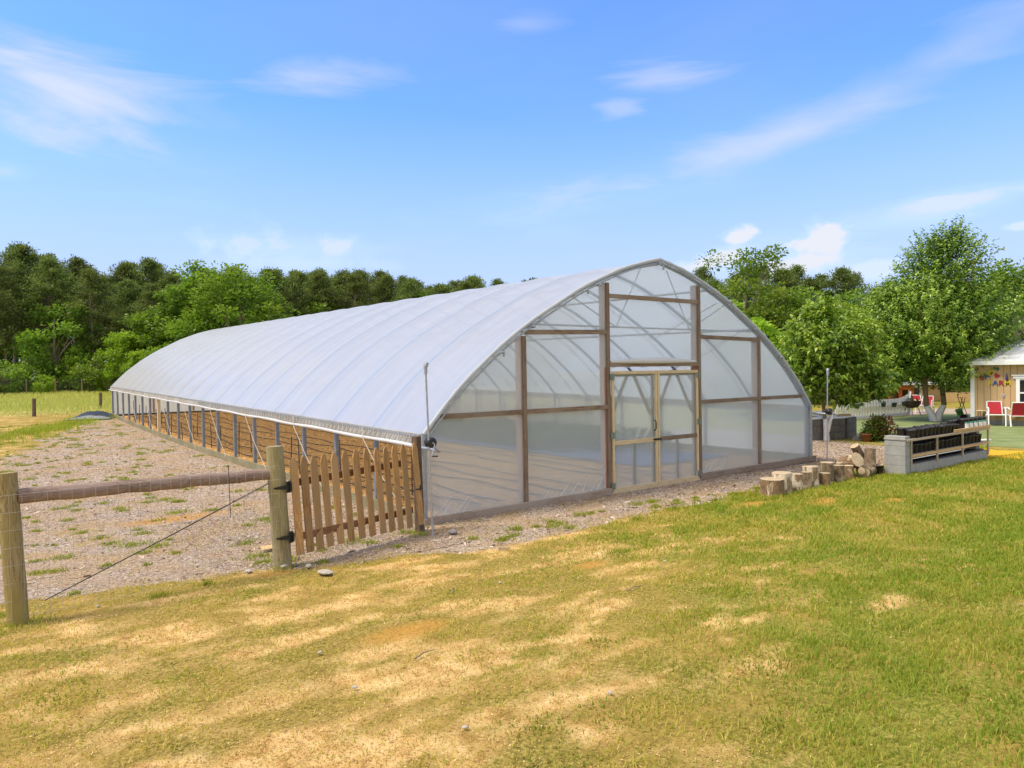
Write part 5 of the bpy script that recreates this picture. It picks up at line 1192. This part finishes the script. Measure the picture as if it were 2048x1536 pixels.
# slim tree beside the right tunnel corner
b2 = G(1654, 881); d2 = depth(b2); sc = d2/FPX
def T2(px, py, dd=0): return atd(px, py, d2+dd)
E2 = [(T2(1640, 690), (85*sc, 85*sc, 70*sc)), (T2(1625, 750), (66*sc, 75*sc, 56*sc)), (T2(1640, 622), (34*sc, 34*sc, 34*sc)), (T2(1720, 735), (74*sc, 66*sc, 42*sc)), (T2(1700, 680, .3), (60*sc, 60*sc, 60*sc)), (T2(1750, 772, -.2), (42*sc, 42*sc, 22*sc)), (T2(1697, 792), (34*sc, 34*sc, 18*sc))]
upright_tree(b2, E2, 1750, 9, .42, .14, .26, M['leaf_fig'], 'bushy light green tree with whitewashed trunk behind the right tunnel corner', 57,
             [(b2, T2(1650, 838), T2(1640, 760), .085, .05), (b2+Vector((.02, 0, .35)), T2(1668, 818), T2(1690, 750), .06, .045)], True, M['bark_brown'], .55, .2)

# red leaved shrub in a pot
pb_ = G(1758, 882); shb = thing('red_shrub', pb_, 'shrub with dark red and green leaves beside the block shelf', 'shrub'); d_ = depth(pb_); sc = d_/FPX
for nm, mt, n, zc, off in (('foliage', 'leaf_mid', 1000, 22, -6), ('red_foliage', 'leaf_red', 900, 22, 7)):
    P, d = blob_points(n, [(np.array(rgt*off*sc+Vector((0, 0, (zc+3)*sc))), np.array((26*sc, 24*sc, 25*sc))), (np.array(rgt*(off-10)*sc+Vector((0, 0, 12*sc))), np.array((22*sc, 20*sc, 13*sc)))], .2, 5)
    P[:, 2] = np.maximum(P[:, 2], .02); V_, F_, T_ = leaves(P, d+NR.normal(0, .5, d.shape)+np.array([0, 0, .4]), NR.uniform(.06, .12, n), .28, NR.random(n)); np_mesh(nm, V_, F_, M[mt], {'tint': T_}, parent=shb)
m = MB()
for k in range(9): a_ = k*.7; m.tube([(0, 0, 0), (.22*math.cos(a_), .22*math.sin(a_), .45)], [.012, .005], 5)
m.build('stem', M['trunk'], shb)
p = G(1733, 883); m = MB(); m.lathe([(.10, 0), (.15, .2), (.165, .2), (.165, .235), (.14, .235), (.13, .15)], 16); tag(m.build('clay_pot', M['terracotta'], None, p), 'clay pot at the left foot of the red shrub', 'pot')
x = NR.normal(0, 1, 900); y = NR.normal(0, 1, 900); c = G(1946, 904); x = c.x+x*.22; y = c.y+y*.10
blades('shelf_weeds', x, y, NR.uniform(.08, .22, 900), NR.uniform(.012, .02, 900), NR.uniform(.5, 1, 900), M['blade'], 'green weeds at the right end of the block shelf', .9, np.full(900, -.02), 'weeds')

# woodland kit: shared meshes, every tree its own object
def broad_proto(name, h, w, nl, lsize, mat, seed, z0=.12, sparse=1.0, clumps=46):
    tr = thing(name, (0, 0, -50), '', 'tree'); rr = np.random.default_rng(seed)
    E = [(np.array((0, 0, h*(.5+z0/2))), np.array((w/2, w/2, h*(.5-z0/2))))]
    P, d = blob_points(clumps, E, .55, seed); k = np.repeat(np.arange(clumps), nl//clumps); n = len(k)
    cr = rr.uniform(.10, .20, clumps)*w
    g = rr.normal(0, 1, (n, 3)); g /= np.linalg.norm(g, axis=1, keepdims=True); g = g*(rr.random(n)**.45)[:, None]*np.array([1.15, 1.15, .75])
    B = P[k]+g*cr[k][:, None]*sparse
    D = g+np.array([0, 0, .25])+rr.normal(0, .5, (n, 3))
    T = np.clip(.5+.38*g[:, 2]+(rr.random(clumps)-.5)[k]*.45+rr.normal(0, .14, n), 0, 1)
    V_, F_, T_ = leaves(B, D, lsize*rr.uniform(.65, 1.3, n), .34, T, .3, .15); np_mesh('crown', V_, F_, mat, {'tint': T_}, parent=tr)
    m = MB(); m.tube([(0, 0, -.3), (.05, 0, h*.25), (0, .05, h*.55), (0, 0, h*.8)], [w*.035, w*.028, w*.018, w*.006], 8)
    for j in range(14): limb(m, (0, 0, h*(.2+.4*rr.random())), P[rr.integers(clumps)], w*.014, w*.003, .1, 4, 5, j)
    m.build('trunk', M['trunk'], tr); return tr
def pine_proto(h, nl, seed, c0=.5, w=4.6):
    tr = thing('pine_tree', (0, 0, -50), '', 'tree'); rr = np.random.default_rng(seed); m = MB(); lean = rr.normal(0, .25, 2)
    tp = lambda s: Vector((lean[0]*s**2, lean[1]*s**2, h*s))
    m.tube([tp(s)-Vector((0, 0, .3*(s == 0))) for s in np.linspace(0, .97, 9)], [.19*(1-.85*s) for s in np.linspace(0, .97, 9)], 7)
    nb_ = 84; tips = []; rad = []
    for j in range(nb_):
        s = c0+(1-c0)*(j/nb_)**.9; a_ = rr.uniform(0, 2*PI); q = (s-c0)/(1-c0); L = w/2*(math.sin(PI*min(1, .18+.80*q))**.8)*rr.uniform(.55, 1.1); e = tp(s)+Vector((math.cos(a_)*L, math.sin(a_)*L, L*rr.uniform(.05, .5)))
        limb(m, tp(s), e, .04, .012, .08, 4, 5, j); tips.append(e); rad.append(rr.uniform(.5, 1.0)); tips.append(tp(s).lerp(e, .55)); rad.append(rr.uniform(.5, .8))
    for j in range(9):     # dead lower branches
        s = rr.uniform(.22, c0); a_ = rr.uniform(0, 2*PI); L = rr.uniform(.6, 1.6); limb(m, tp(s), tp(s)+Vector((math.cos(a_)*L, math.sin(a_)*L, L*.3)), .025, .006, .1, 3, 4, j)
    m.build('trunk', M['trunk'], tr)
    P = np.array([tuple(v) for v in tips]); R = np.array(rad); nc = len(P); k = np.repeat(np.arange(nc), nl//nc); n = len(k); g = rr.normal(0, 1, (n, 3)); g /= np.linalg.norm(g, axis=1, keepdims=True); g *= (rr.random(n)**.6)[:, None]*np.array([1.1, 1.1, .6])
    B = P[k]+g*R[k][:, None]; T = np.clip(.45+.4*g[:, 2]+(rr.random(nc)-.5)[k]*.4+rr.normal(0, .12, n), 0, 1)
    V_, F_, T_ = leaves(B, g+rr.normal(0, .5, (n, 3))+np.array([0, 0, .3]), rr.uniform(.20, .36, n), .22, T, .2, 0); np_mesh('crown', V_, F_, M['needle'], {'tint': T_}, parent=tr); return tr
pines = [pine_proto(15, 9000, 100+k, c0, w) for k, (c0, w) in enumerate(((.46, 5.2), (.38, 5.8), (.52, 4.8), (.33, 5.0)))]
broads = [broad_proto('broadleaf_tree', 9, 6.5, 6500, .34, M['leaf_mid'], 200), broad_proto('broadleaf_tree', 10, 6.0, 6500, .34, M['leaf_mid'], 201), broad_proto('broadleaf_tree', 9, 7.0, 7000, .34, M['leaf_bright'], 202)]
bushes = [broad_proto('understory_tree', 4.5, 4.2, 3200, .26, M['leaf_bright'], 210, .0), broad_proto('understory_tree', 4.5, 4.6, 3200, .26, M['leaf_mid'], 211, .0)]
used = set()
def plant(proto, x, y, s, label, group, cat='tree', sz=None, rz=None):
    o = proto if proto.name not in used else copy_tree(proto)
    used.add(proto.name); o.location = (x, y, float(gz(np.array(float(x)), np.array(float(y))))-.05); o.scale = (s, s, s*(sz or 1)); o.rotation_euler = (0, 0, rnd.uniform(0, 6.3) if rz is None else rz); return tag(o, label, cat, group)
def col_at(px, d):  # plan position at photo column px and distance d along the view axis
    v = FW+(px-1024)/FPX*RT; return CAM[0]+v[0]*d, CAM[1]+v[1]*d
def height_for(px, d, ytop):
    x, y = col_at(px, d); g = float(gz(np.array(x), np.array(y))); hor = 745.2-.0164*(px-1024); return CAM[2]+(hor-ytop)*d/FPX-g+.05
PL, PGp = 'tall pine with bare trunk in the wood behind the field', 'pines of the wood behind the field'
skyline = lambda px: np.interp(px, [-150, 0, 60, 120, 200, 300, 380, 500, 600, 700, 800, 860, 950, 1010, 1400, 1620, 1700, 1760, 2100], [500, 505, 495, 515, 520, 522, 532, 535, 548, 553, 560, 572, 560, 575, 548, 540, 545, 560, 545])
i = 0
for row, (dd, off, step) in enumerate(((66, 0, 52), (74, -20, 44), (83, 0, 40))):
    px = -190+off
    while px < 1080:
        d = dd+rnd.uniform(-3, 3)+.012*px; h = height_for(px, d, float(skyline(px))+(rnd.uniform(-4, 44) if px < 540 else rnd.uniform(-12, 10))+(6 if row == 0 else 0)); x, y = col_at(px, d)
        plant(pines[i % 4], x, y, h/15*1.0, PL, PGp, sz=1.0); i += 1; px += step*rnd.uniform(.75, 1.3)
# understory along the wood edge
UL = ('low bright green understory tree at the edge of the pine wood', 'low dark green understory tree at the edge of the pine wood')
px = -160
i = 0
while px < 620:
    d = 60+rnd.uniform(-1.5, 3.5)+.012*px; x, y = col_at(px, d); k = i % 2; top = rnd.uniform(690, 752)-28*(px > 230); h = height_for(px, d, top); plant(bushes[k], x, y, h/4.5*.9, UL[k], ('bright understory trees', 'dark understory trees')[k], sz=rnd.uniform(.9, 1.2)); i += 1; px += rnd.uniform(22, 50)
# middle storey broadleaves in the wood
for (px, top, dd, k) in ((112, 590, 66, 0), (270, 650, 62, 2), (330, 600, 63, 1), (390, 590, 64, 0), (560, 590, 72, 0), (650, 595, 74, 1), (740, 600, 76, 0), (830, 600, 76, 1), (920, 600, 78, 0), (300, 690, 58, 2)):
    x, y = col_at(px, dd); h = height_for(px, dd, top); plant(broads[k], x, y, h/9.5, ('mid green broadleaf tree among the pines', 'mid green broadleaf tree among the pines', 'bright green broadleaf tree before the pines')[k], ('broadleaf trees among the pines', 'broadleaf trees among the pines', 'bright broadleaf trees before the pines')[k])
# big bright tree beyond the tunnel
for j, (px, top, wpx, dd, lab_) in enumerate(((485, 542, 175, 58, 'big rounded bright green tree beyond the tunnel ridge'), (400, 540, 110, 61, 'loose topped yellow green tree left of the big rounded tree'))):
    h = height_for(px, dd, top); w = wpx*dd/FPX*1.1; o = broad_proto('broadleaf_tree', h, w, 15000 if j == 0 else 9000, .30, M['leaf_maple'], 230+j, .05, 1.0, 90 if j == 0 else 60); x, y = col_at(px, dd); o.location = (x, y, float(gz(np.array(x), np.array(y)))-.05); tag(o, lab_, 'tree')
# trees to the right of the tunnel
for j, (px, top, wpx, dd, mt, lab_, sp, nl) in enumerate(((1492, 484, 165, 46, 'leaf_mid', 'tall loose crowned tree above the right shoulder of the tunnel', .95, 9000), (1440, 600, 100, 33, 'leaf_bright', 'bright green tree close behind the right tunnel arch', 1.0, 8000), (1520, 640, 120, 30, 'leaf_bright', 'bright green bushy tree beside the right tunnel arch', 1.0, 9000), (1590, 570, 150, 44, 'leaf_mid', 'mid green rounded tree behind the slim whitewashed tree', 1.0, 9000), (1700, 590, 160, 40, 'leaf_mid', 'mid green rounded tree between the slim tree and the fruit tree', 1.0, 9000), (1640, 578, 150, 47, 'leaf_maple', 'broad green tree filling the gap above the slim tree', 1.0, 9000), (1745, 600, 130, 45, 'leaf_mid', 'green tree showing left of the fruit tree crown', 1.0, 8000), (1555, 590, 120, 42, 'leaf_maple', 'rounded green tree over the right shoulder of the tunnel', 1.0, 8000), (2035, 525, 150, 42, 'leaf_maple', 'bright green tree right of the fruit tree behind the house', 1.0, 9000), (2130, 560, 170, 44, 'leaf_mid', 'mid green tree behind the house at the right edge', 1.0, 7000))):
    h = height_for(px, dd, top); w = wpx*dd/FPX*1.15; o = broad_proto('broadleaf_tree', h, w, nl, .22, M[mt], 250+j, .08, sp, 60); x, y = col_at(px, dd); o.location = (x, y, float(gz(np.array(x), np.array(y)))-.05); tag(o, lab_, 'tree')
px = 1370; i = 0
while px < 2200:
    d = 64+rnd.uniform(-5, 9); x, y = col_at(px, d); h = height_for(px, d, float(skyline(px))+rnd.uniform(-8, 26)); plant(pines[i % 4], x, y, h/15, 'dark pine in the wood to the right of the tunnel', 'pines right of the tunnel'); i += 1; px += rnd.uniform(26, 46)
px = 1440; i = 0
while px < 2220:
    d = 52+rnd.uniform(-3, 5); x, y = col_at(px, d); h = height_for(px, d, rnd.uniform(610, 690)); plant(broads[i % 2], x, y, h/9.5, 'dark broadleaf tree in the backdrop behind the yard', 'broadleaf trees behind the yard'); i += 1; px += rnd.uniform(36, 60)
px = 1500
while px < 2200:
    d = 46+rnd.uniform(-2, 3); x, y = col_at(px, d); h = height_for(px, d, rnd.uniform(715, 765)); plant(bushes[1], x, y, h/4.5, 'dense low green tree behind the yard', 'low trees behind the yard'); px += rnd.uniform(28, 50)
px = -230; i = 0
while px < 1080:
    d = 96+rnd.uniform(-4, 6); x, y = col_at(px, d); h = height_for(px, d, rnd.uniform(585, 625)); plant(broads[i % 2], x, y, h/9.5, 'shaded broadleaf tree deep behind the pine trunks', 'broadleaf trees deep in the wood'); i += 1; px += rnd.uniform(34, 56)
# undergrowth mass on the wood floor
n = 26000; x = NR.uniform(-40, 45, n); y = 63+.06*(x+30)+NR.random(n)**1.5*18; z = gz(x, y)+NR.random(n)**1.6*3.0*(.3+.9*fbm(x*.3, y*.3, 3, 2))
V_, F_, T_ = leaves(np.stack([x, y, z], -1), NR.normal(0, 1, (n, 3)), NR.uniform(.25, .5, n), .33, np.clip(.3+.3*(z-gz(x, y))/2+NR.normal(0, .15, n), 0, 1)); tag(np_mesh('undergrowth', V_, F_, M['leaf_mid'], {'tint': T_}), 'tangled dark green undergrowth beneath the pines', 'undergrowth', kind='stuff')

# ------------------------------------------------------------------ sky and sun
SUN_EL, SUN_AZ = math.radians(57), math.atan2(-.90, .28)
sv = Vector((math.sin(SUN_AZ)*math.cos(SUN_EL), math.cos(SUN_AZ)*math.cos(SUN_EL), math.sin(SUN_EL)))
sd_ = bpy.data.lights.new('sun', 'SUN'); sd_.energy = 2.95; sd_.angle = math.radians(16); sd_.color = (1, .88, .68)
so2 = bpy.data.objects.new('sun', sd_); COL.objects.link(so2); so2.rotation_euler = sv.to_track_quat('Z', 'Y').to_euler(); so2.location = (0, 0, 40)
wd = bpy.data.worlds.new('World'); SC.world = wd; wd.use_nodes = True
class WT(NT):
    def __init__(s, w): s.t = w.node_tree; s.t.nodes.clear(); s.out = s.n('ShaderNodeOutputWorld')
w_ = WT(wd)
sky = w_.n('ShaderNodeTexSky', sky_type='NISHITA'); sky.sun_disc = False; sky.sun_elevation = SUN_EL; sky.sun_rotation = SUN_AZ; sky.air_density = 1.0; sky.dust_density = .6; sky.ozone_density = 2.2; sky.altitude = 100
hs = w_.n('ShaderNodeHueSaturation'); w_.put(hs.inputs['Color'], sky.outputs[0]); hs.inputs['Saturation'].default_value = 1.0; hs.inputs['Value'].default_value = 1.0
gv = w_.n('ShaderNodeTexCoord').outputs['Generated']; sp = w_.n('ShaderNodeSeparateXYZ'); w_.put(sp.inputs[0], gv)
az = w_.math('ARCTAN2', sp.outputs[0], sp.outputs[1]); el = w_.math('ARCSINE', sp.outputs[2])
cv = w_.n('ShaderNodeCombineXYZ'); w_.put(cv.inputs[0], az); w_.put(cv.inputs[1], el)
def nz(scale, sx, sy, rot, det, ro, dist=0):
    mp = w_.n('ShaderNodeMapping'); w_.put(mp.inputs[0], cv.outputs[0]); mp.inputs['Scale'].default_value = (sx, sy, 1); mp.inputs['Rotation'].default_value = (0, 0, rot); return w_.noise(scale, mp.outputs[0], det, ro, dist)
n_wisp = nz(3.2, 1, 5.0, -.16, 6, .58, .6); n_wisp2 = nz(9, 1, 4.0, -.16, 5, .6, .4); n_puff = nz(24, 1, 1.25, 0, 6, .55, .2); n_soft = nz(2.2, 1, 2.4, -.1, 4, .5, .3)
def azel(px, py):
    v = ray(px, py); v = v/np.linalg.norm(v); return math.atan2(v[0], v[1]), math.asin(v[2])
def blob(px, py, rx, ry, rot, nzs, gain, amt, edge=.5):
    """cloud patch at a compass bearing and elevation, radii in radians"""
    a0, e0 = azel(px, py); da = w_.math('SUBTRACT', az, a0); de = w_.math('SUBTRACT', el, e0); c_, s_ = math.cos(rot), math.sin(rot)
    u_ = w_.math('DIVIDE', w_.math('ADD', w_.math('MULTIPLY', da, c_), w_.math('MULTIPLY', de, s_)), rx); v_ = w_.math('DIVIDE', w_.math('SUBTRACT', w_.math('MULTIPLY', de, c_), w_.math('MULTIPLY', da, s_)), ry)
    r_ = w_.math('SQRT', w_.math('ADD', w_.math('POWER', u_, 2), w_.math('POWER', v_, 2)))
    q = w_.math('ADD', w_.math('SUBTRACT', 1.0, r_), w_.math('MULTIPLY', w_.math('SUBTRACT', nzs, .5), gain)); ss = w_.n('ShaderNodeMapRange', interpolation_type='SMOOTHSTEP'); w_.put(ss.inputs[0], q); ss.inputs[1].default_value = .0; ss.inputs[2].default_value = edge
    return w_.math('MULTIPLY', ss.outputs[0], min(1, amt*1.35))
P_ = 1/FPX
cl = [blob(150, 200, 330*P_, 150*P_, -.05, n_wisp, 2.2, .62, 1.1), blob(620, 150, 220*P_, 48*P_, .05, n_wisp, 2.4, .42, 1.1), blob(1050, 48, 140*P_, 34*P_, .0, n_wisp, 2.0, .25, 1.0),
      blob(1560, 275, 760*P_, 78*P_, .24, n_wisp, 1.5, .50, 1.2), blob(1150, 395, 380*P_, 62*P_, .12, n_wisp2, 1.5, .46, 1.2), blob(1900, 405, 270*P_, 36*P_, .10, n_wisp2, 1.6, .60, .9), blob(1310, 155, 180*P_, 42*P_, .02, n_wisp, 2.2, .38, 1.0), blob(1235, 222, 80*P_, 32*P_, .1, n_wisp2, 1.8, .35, 1.0), blob(1900, 110, 360*P_, 60*P_, .22, n_wisp, 2.0, .30, 1.1),
      blob(510, 490, 120*P_, 48*P_, 0, n_puff, 2.4, .55, .8), blob(680, 495, 80*P_, 34*P_, .0, n_puff, 2.4, .6, 1.0), blob(600, 525, 230*P_, 30*P_, 0, n_puff, 1.6, .5, .9),
      blob(1640, 482, 92*P_, 52*P_, .25, n_puff, 2.4, .95, .75), blob(1580, 530, 130*P_, 34*P_, .15, n_puff, 1.4, .85, .6), blob(1480, 472, 42*P_, 22*P_, .2, n_puff, 2.0, .9, .6), blob(1420, 522, 110*P_, 30*P_, .25, n_puff, 1.5, .85, .6), blob(1730, 540, 90*P_, 24*P_, .1, n_puff, 1.4, .6, .6), blob(2040, 452, 30*P_, 9*P_, 0, n_puff, 1.4, .6, .6), blob(10, 345, 50*P_, 24*P_, 0, n_wisp2, 1.5, .4, .9)]
cl += [blob(580, 505, 250*P_, 62*P_, 0, n_wisp2, 1.5, .42, 1.1), blob(1590, 505, 230*P_, 66*P_, .1, n_wisp2, 1.5, .45, 1.1)]
acc = cl[0]
for c in cl[1:]: acc = w_.math('MAXIMUM', acc, c)
veil = w_.math('MULTIPLY', w_.math('MULTIPLY', n_soft, n_soft), .35)
# thin milky air towards the horizon
hz_ = w_.n('ShaderNodeMapRange', interpolation_type='SMOOTHSTEP'); w_.put(hz_.inputs[0], el); hz_.inputs[1].default_value = .42; hz_.inputs[2].default_value = .02; hz_.inputs[3].default_value = 0; hz_.inputs[4].default_value = .90
acc2 = w_.math('MAXIMUM', acc, w_.math('MAXIMUM', veil, hz_.outputs[0]))
SKYW = (3.8, 3.95, 4.4)
hazec = w_.mix(acc, (2.75, 3.05, 4.25), SKYW)
skyc = w_.mix(acc2, w_.mix(1.0, hs.outputs[0], (.60, .93, 1.42), 'MULTIPLY'), hazec)
# unseen white overcast added overhead to neutralise the blue sky light
ov = w_.n('ShaderNodeMapRange', interpolation_type='SMOOTHSTEP'); w_.put(ov.inputs[0], el); ov.inputs[1].default_value = .56; ov.inputs[2].default_value = .95; ov.inputs[3].default_value = 0; ov.inputs[4].default_value = .85
skyc = w_.mix(ov.outputs[0], skyc, (4.6, 4.25, 3.8))
# unseen warm white cloud added behind the viewpoint to warm shaded fronts
bd = w_.math('ADD', w_.math('MULTIPLY', sp.outputs[0], -.62), w_.math('MULTIPLY', sp.outputs[1], -.78))
bk_ = w_.n('ShaderNodeMapRange', interpolation_type='SMOOTHSTEP'); w_.put(bk_.inputs[0], w_.math('ADD', bd, w_.math('MULTIPLY', w_.math('SUBTRACT', n_soft, .5), .5))); bk_.inputs[1].default_value = .0; bk_.inputs[2].default_value = .6; bk_.inputs[3].default_value = 0; bk_.inputs[4].default_value = .85
skyc = w_.mix(bk_.outputs[0], skyc, (4.9, 4.45, 3.9))
bg = w_.n('ShaderNodeBackground'); w_.put(bg.inputs[0], skyc); bg.inputs[1].default_value = .15; w_.t.links.new(bg.outputs[0], w_.out.inputs[0])

# ------------------------------------------------------------------ camera
cd = bpy.data.cameras.new('camera'); cam = bpy.data.objects.new('camera', cd); COL.objects.link(cam)
cd.sensor_fit = 'HORIZONTAL'; cd.sensor_width = 36; cd.lens = FPX*36/2048; cd.clip_end = 2000; cd.clip_start = .05
cam.matrix_world = Matrix(((RT[0], UP[0], -FW[0], CAM[0]), (RT[1], UP[1], -FW[1], CAM[1]), (RT[2], UP[2], -FW[2], CAM[2]), (0, 0, 0, 1)))
SC.camera = cam
SC.view_settings.view_transform = 'Standard'; SC.view_settings.look = 'None'; SC.view_settings.exposure = 0.55; SC.view_settings.gamma = 1
SC.cycles.max_bounces = 10; SC.cycles.transparent_max_bounces = 24; SC.cycles.sample_clamp_indirect = 6
